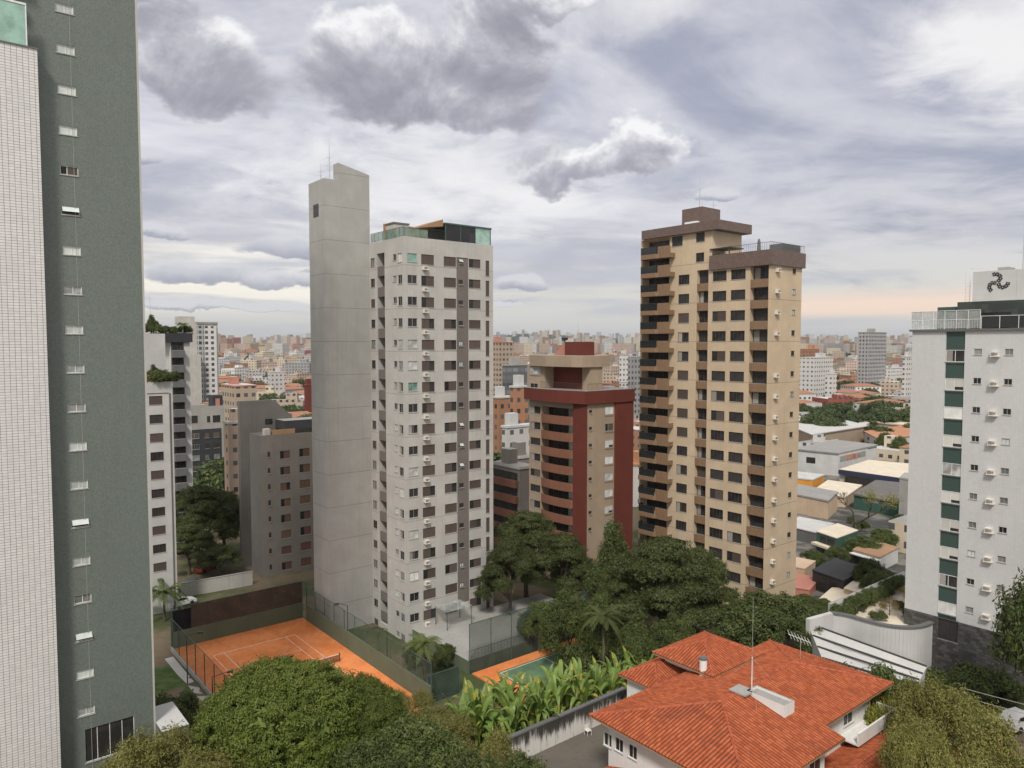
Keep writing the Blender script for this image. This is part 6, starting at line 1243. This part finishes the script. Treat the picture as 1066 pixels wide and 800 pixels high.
for pa, pb, D0, D1, cnt in sectors:
    got = 0; tries = 0
    while got < cnt and tries < 6000:
        tries += 1; D = D0*(D1/D0)**(rs.random()**.85); px = rs.uniform(pa, pb); x = gx(px, D); w_ = rs.uniform(10, 20)*(1+D/2500); d_ = rs.uniform(10, 18)*(1+D/2500); tall = rs.random() < (.05+.45*D/1500)
        lim = max(4.5, (359-(388 if pa > 600 else 410)+ (D-D0)/(D1-D0)*26)/-770*0+0)
        # keep roofs below the sight line the photograph shows at that distance
        ymax = np.interp(D, [240, 400, 700, 1000, 1500], [452, 412, 385, 374, 366]); hmax = 42-(ymax-359)/770*D-gz1(x, D)
        h = min(rs.uniform(18, 36) if tall else rs.uniform(5, 12), max(5, hmax*rs.uniform(.8, 1.05)))
        if D > 700 and rs.random() < .3: h = rs.uniform(.9, 1.3)*max(9, hmax)
        r = max(w_, d_)*.62
        if any((x-a)**2+(D-b)**2 < (r+c)**2 for a, b, c in taken): continue
        taken.append((x, D, r)); ci = rs.choices(range(len(cols)), [5, 4, 4, 3, 2.5, 3, .8])[0]; rf = rs.choice(roofs) if h < 14 else roofs[rs.choice((1, 2))]
        m = city_mesh(w_, d_, h, 'city_'+cols[ci][0].replace(' ', '_'), rf[1], rs); where = 'far left of the slab' if pa < 400 else 'between the grey and red towers' if pa < 600 else 'between the red and cream towers' if pa < 800 else 'beyond the green belt'
        kind = 'tall' if h > 15 else 'low'; lab = f'{kind} {cols[ci][0]} city block with {rf[0]} {where}'
        o = link('apartment_block' if kind == 'tall' else 'house', m.mesh('city_block'), (x, D, gz1(x, D)), rs.choice((YAW, YAW, YAW+.35, .1, YAW-.5))); o['label'] = lab; o['category'] = 'building'; o['group'] = lab+'s'; got += 1
rs = random.Random(57); got = 0
for k in range(3000):
    D = rs.uniform(112, 430); px = rs.uniform(822, 962) if rs.random() < .75 else rs.uniform(962, 1300); x = gx(px, D); w_, d_ = rs.uniform(7, 15), rs.uniform(7, 13); r = max(w_, d_)*.56
    if any((x-a)**2+(D-b)**2 < (r+c)**2 for a, b, c in taken) or (x > 36 and D < 104+.2*x) or (820 < px < 965 and D < 165): continue
    taken.append((x, D, r)); ci = rs.choices(range(len(cols)), [6, 4, 4, 1, 3, 2, .3])[0]; rf = rs.choice(roofs); h = rs.uniform(3.4, 6.5); m = city_mesh(w_, d_, h, 'city_'+cols[ci][0].replace(' ', '_'), rf[1], rs); lab = f'low {cols[ci][0]} building with {rf[0]} among the sheds near the white building'
    o = link('house', m.mesh('city_block'), (x, D, gz1(x, D)), rs.choice((YAW, YAW, YAW+.1))); o['label'] = lab; o['category'] = 'building'; o['group'] = lab+'s'; got += 1
    if got >= 46: break
# the hazy mass towards the horizon
m = MB(); rs = random.Random(33); names = ['city_'+n_.replace(' ', '_') for n_, c in cols]
for k in range(4200):
    D = 1500*(6200/1500)**(rs.random()**.8); a = rs.uniform(-.72, .72); x = D*math.tan(a); big = rs.random() < .35
    w_ = rs.uniform(14, 34); d_ = rs.uniform(14, 30); h = rs.uniform(30, 72)*(1+.25*(D > 3500)) if big else rs.uniform(8, 24)
    if D < 2600: h = min(h, 42)
    z = gz1(x, D); f_ = Frame(x, D, rs.choice((YAW, .2, YAW+.5))); i = rs.choices(range(7), [6, 4, 4, 2, 3, 3, .5])[0]; m.box(f_, -w_/2, w_/2, -d_/2, d_/2, z-6, z+h, names[i], 'grey_roof' if h > 20 else rs.choice(('city_tile', 'white_roof')))
single('distant_city', m, 'hazy mass of pale buildings along the horizon', 'city', kind='stuff')
# woods on the far hill and in the far city
V, _ = crown(77, [(0, 0, 0, 1, 1, 1)], 10, 4, .1, .1, .05); Vs = []
rsn = np.random.RandomState(8)
for k in range(2600):
    D = 1200*(7000/1200)**rsn.rand(); x = D*math.tan(rsn.uniform(-.72, .72))
    if k < 1100: D = rsn.uniform(5600, 6900); x = rsn.uniform(-1100, 1700)
    r = rsn.uniform(6, 15)*(1+D/4000); z = gz1(x, D); n = 14; c_ = np.array((x, D, z+r*.4)); d_ = unit(rsn.normal(size=(n, 3))); pos = c_+d_*r*np.array((1.3, 1.3, .6))*.7; a_ = unit(rsn.normal(size=(n, 3)))*r*.7; b_ = unit(np.cross(a_, rsn.normal(size=(n, 3))))*r*.5; Vs.append(np.stack([pos-a_, pos-b_, pos+a_, pos+b_], 1).reshape(-1, 3))
o = link('distant_woods', quadmesh('distant_woods', np.concatenate(Vs), ('leaf_far',)), (0, 0, 0)); o['kind'] = 'stuff'; o['label'] = 'dark patches of trees among the far buildings and on the hill'; o['category'] = 'woods'
# wires over the street at the lower right
m = MB()
for k in range(4):
    a = np.array(at(1000, 716+k*9, 62)); b = np.array((a[0]+26, a[1]-18, a[2]+.4)); P_ = [tuple(a+(b-a)*i/14+np.array((0, 0, -2.2*(i/14)*(1-i/14)))) for i in range(15)]; m.path(P_, .03, .03, 'concrete', 5)
single('overhead_wire', m, 'thin grey overhead wires crossing the street corner', 'wire', tuple(at(1000, 716, 62)))
# ------------------------------------------------------------------ air
HAZE = True
if HAZE:
    hm = bpy.data.materials.new('haze'); hm.use_nodes = True; t = hm.node_tree; t.nodes.clear(); v = t.nodes.new('ShaderNodeVolumePrincipled'); v.inputs['Color'].default_value = (.80, .83, .88, 1); v.inputs['Density'].default_value = .00007; v.inputs['Anisotropy'].default_value = .2
    o = t.nodes.new('ShaderNodeOutputMaterial'); t.links.new(v.outputs[0], o.inputs['Volume']); MATS['haze'] = hm
    m = MB(); m.box(W0, -9300, 9300, -80, 10300, -40, 190, 'haze'); single('haze', m, 'thin pale haze over the city', 'haze', kind='stuff')
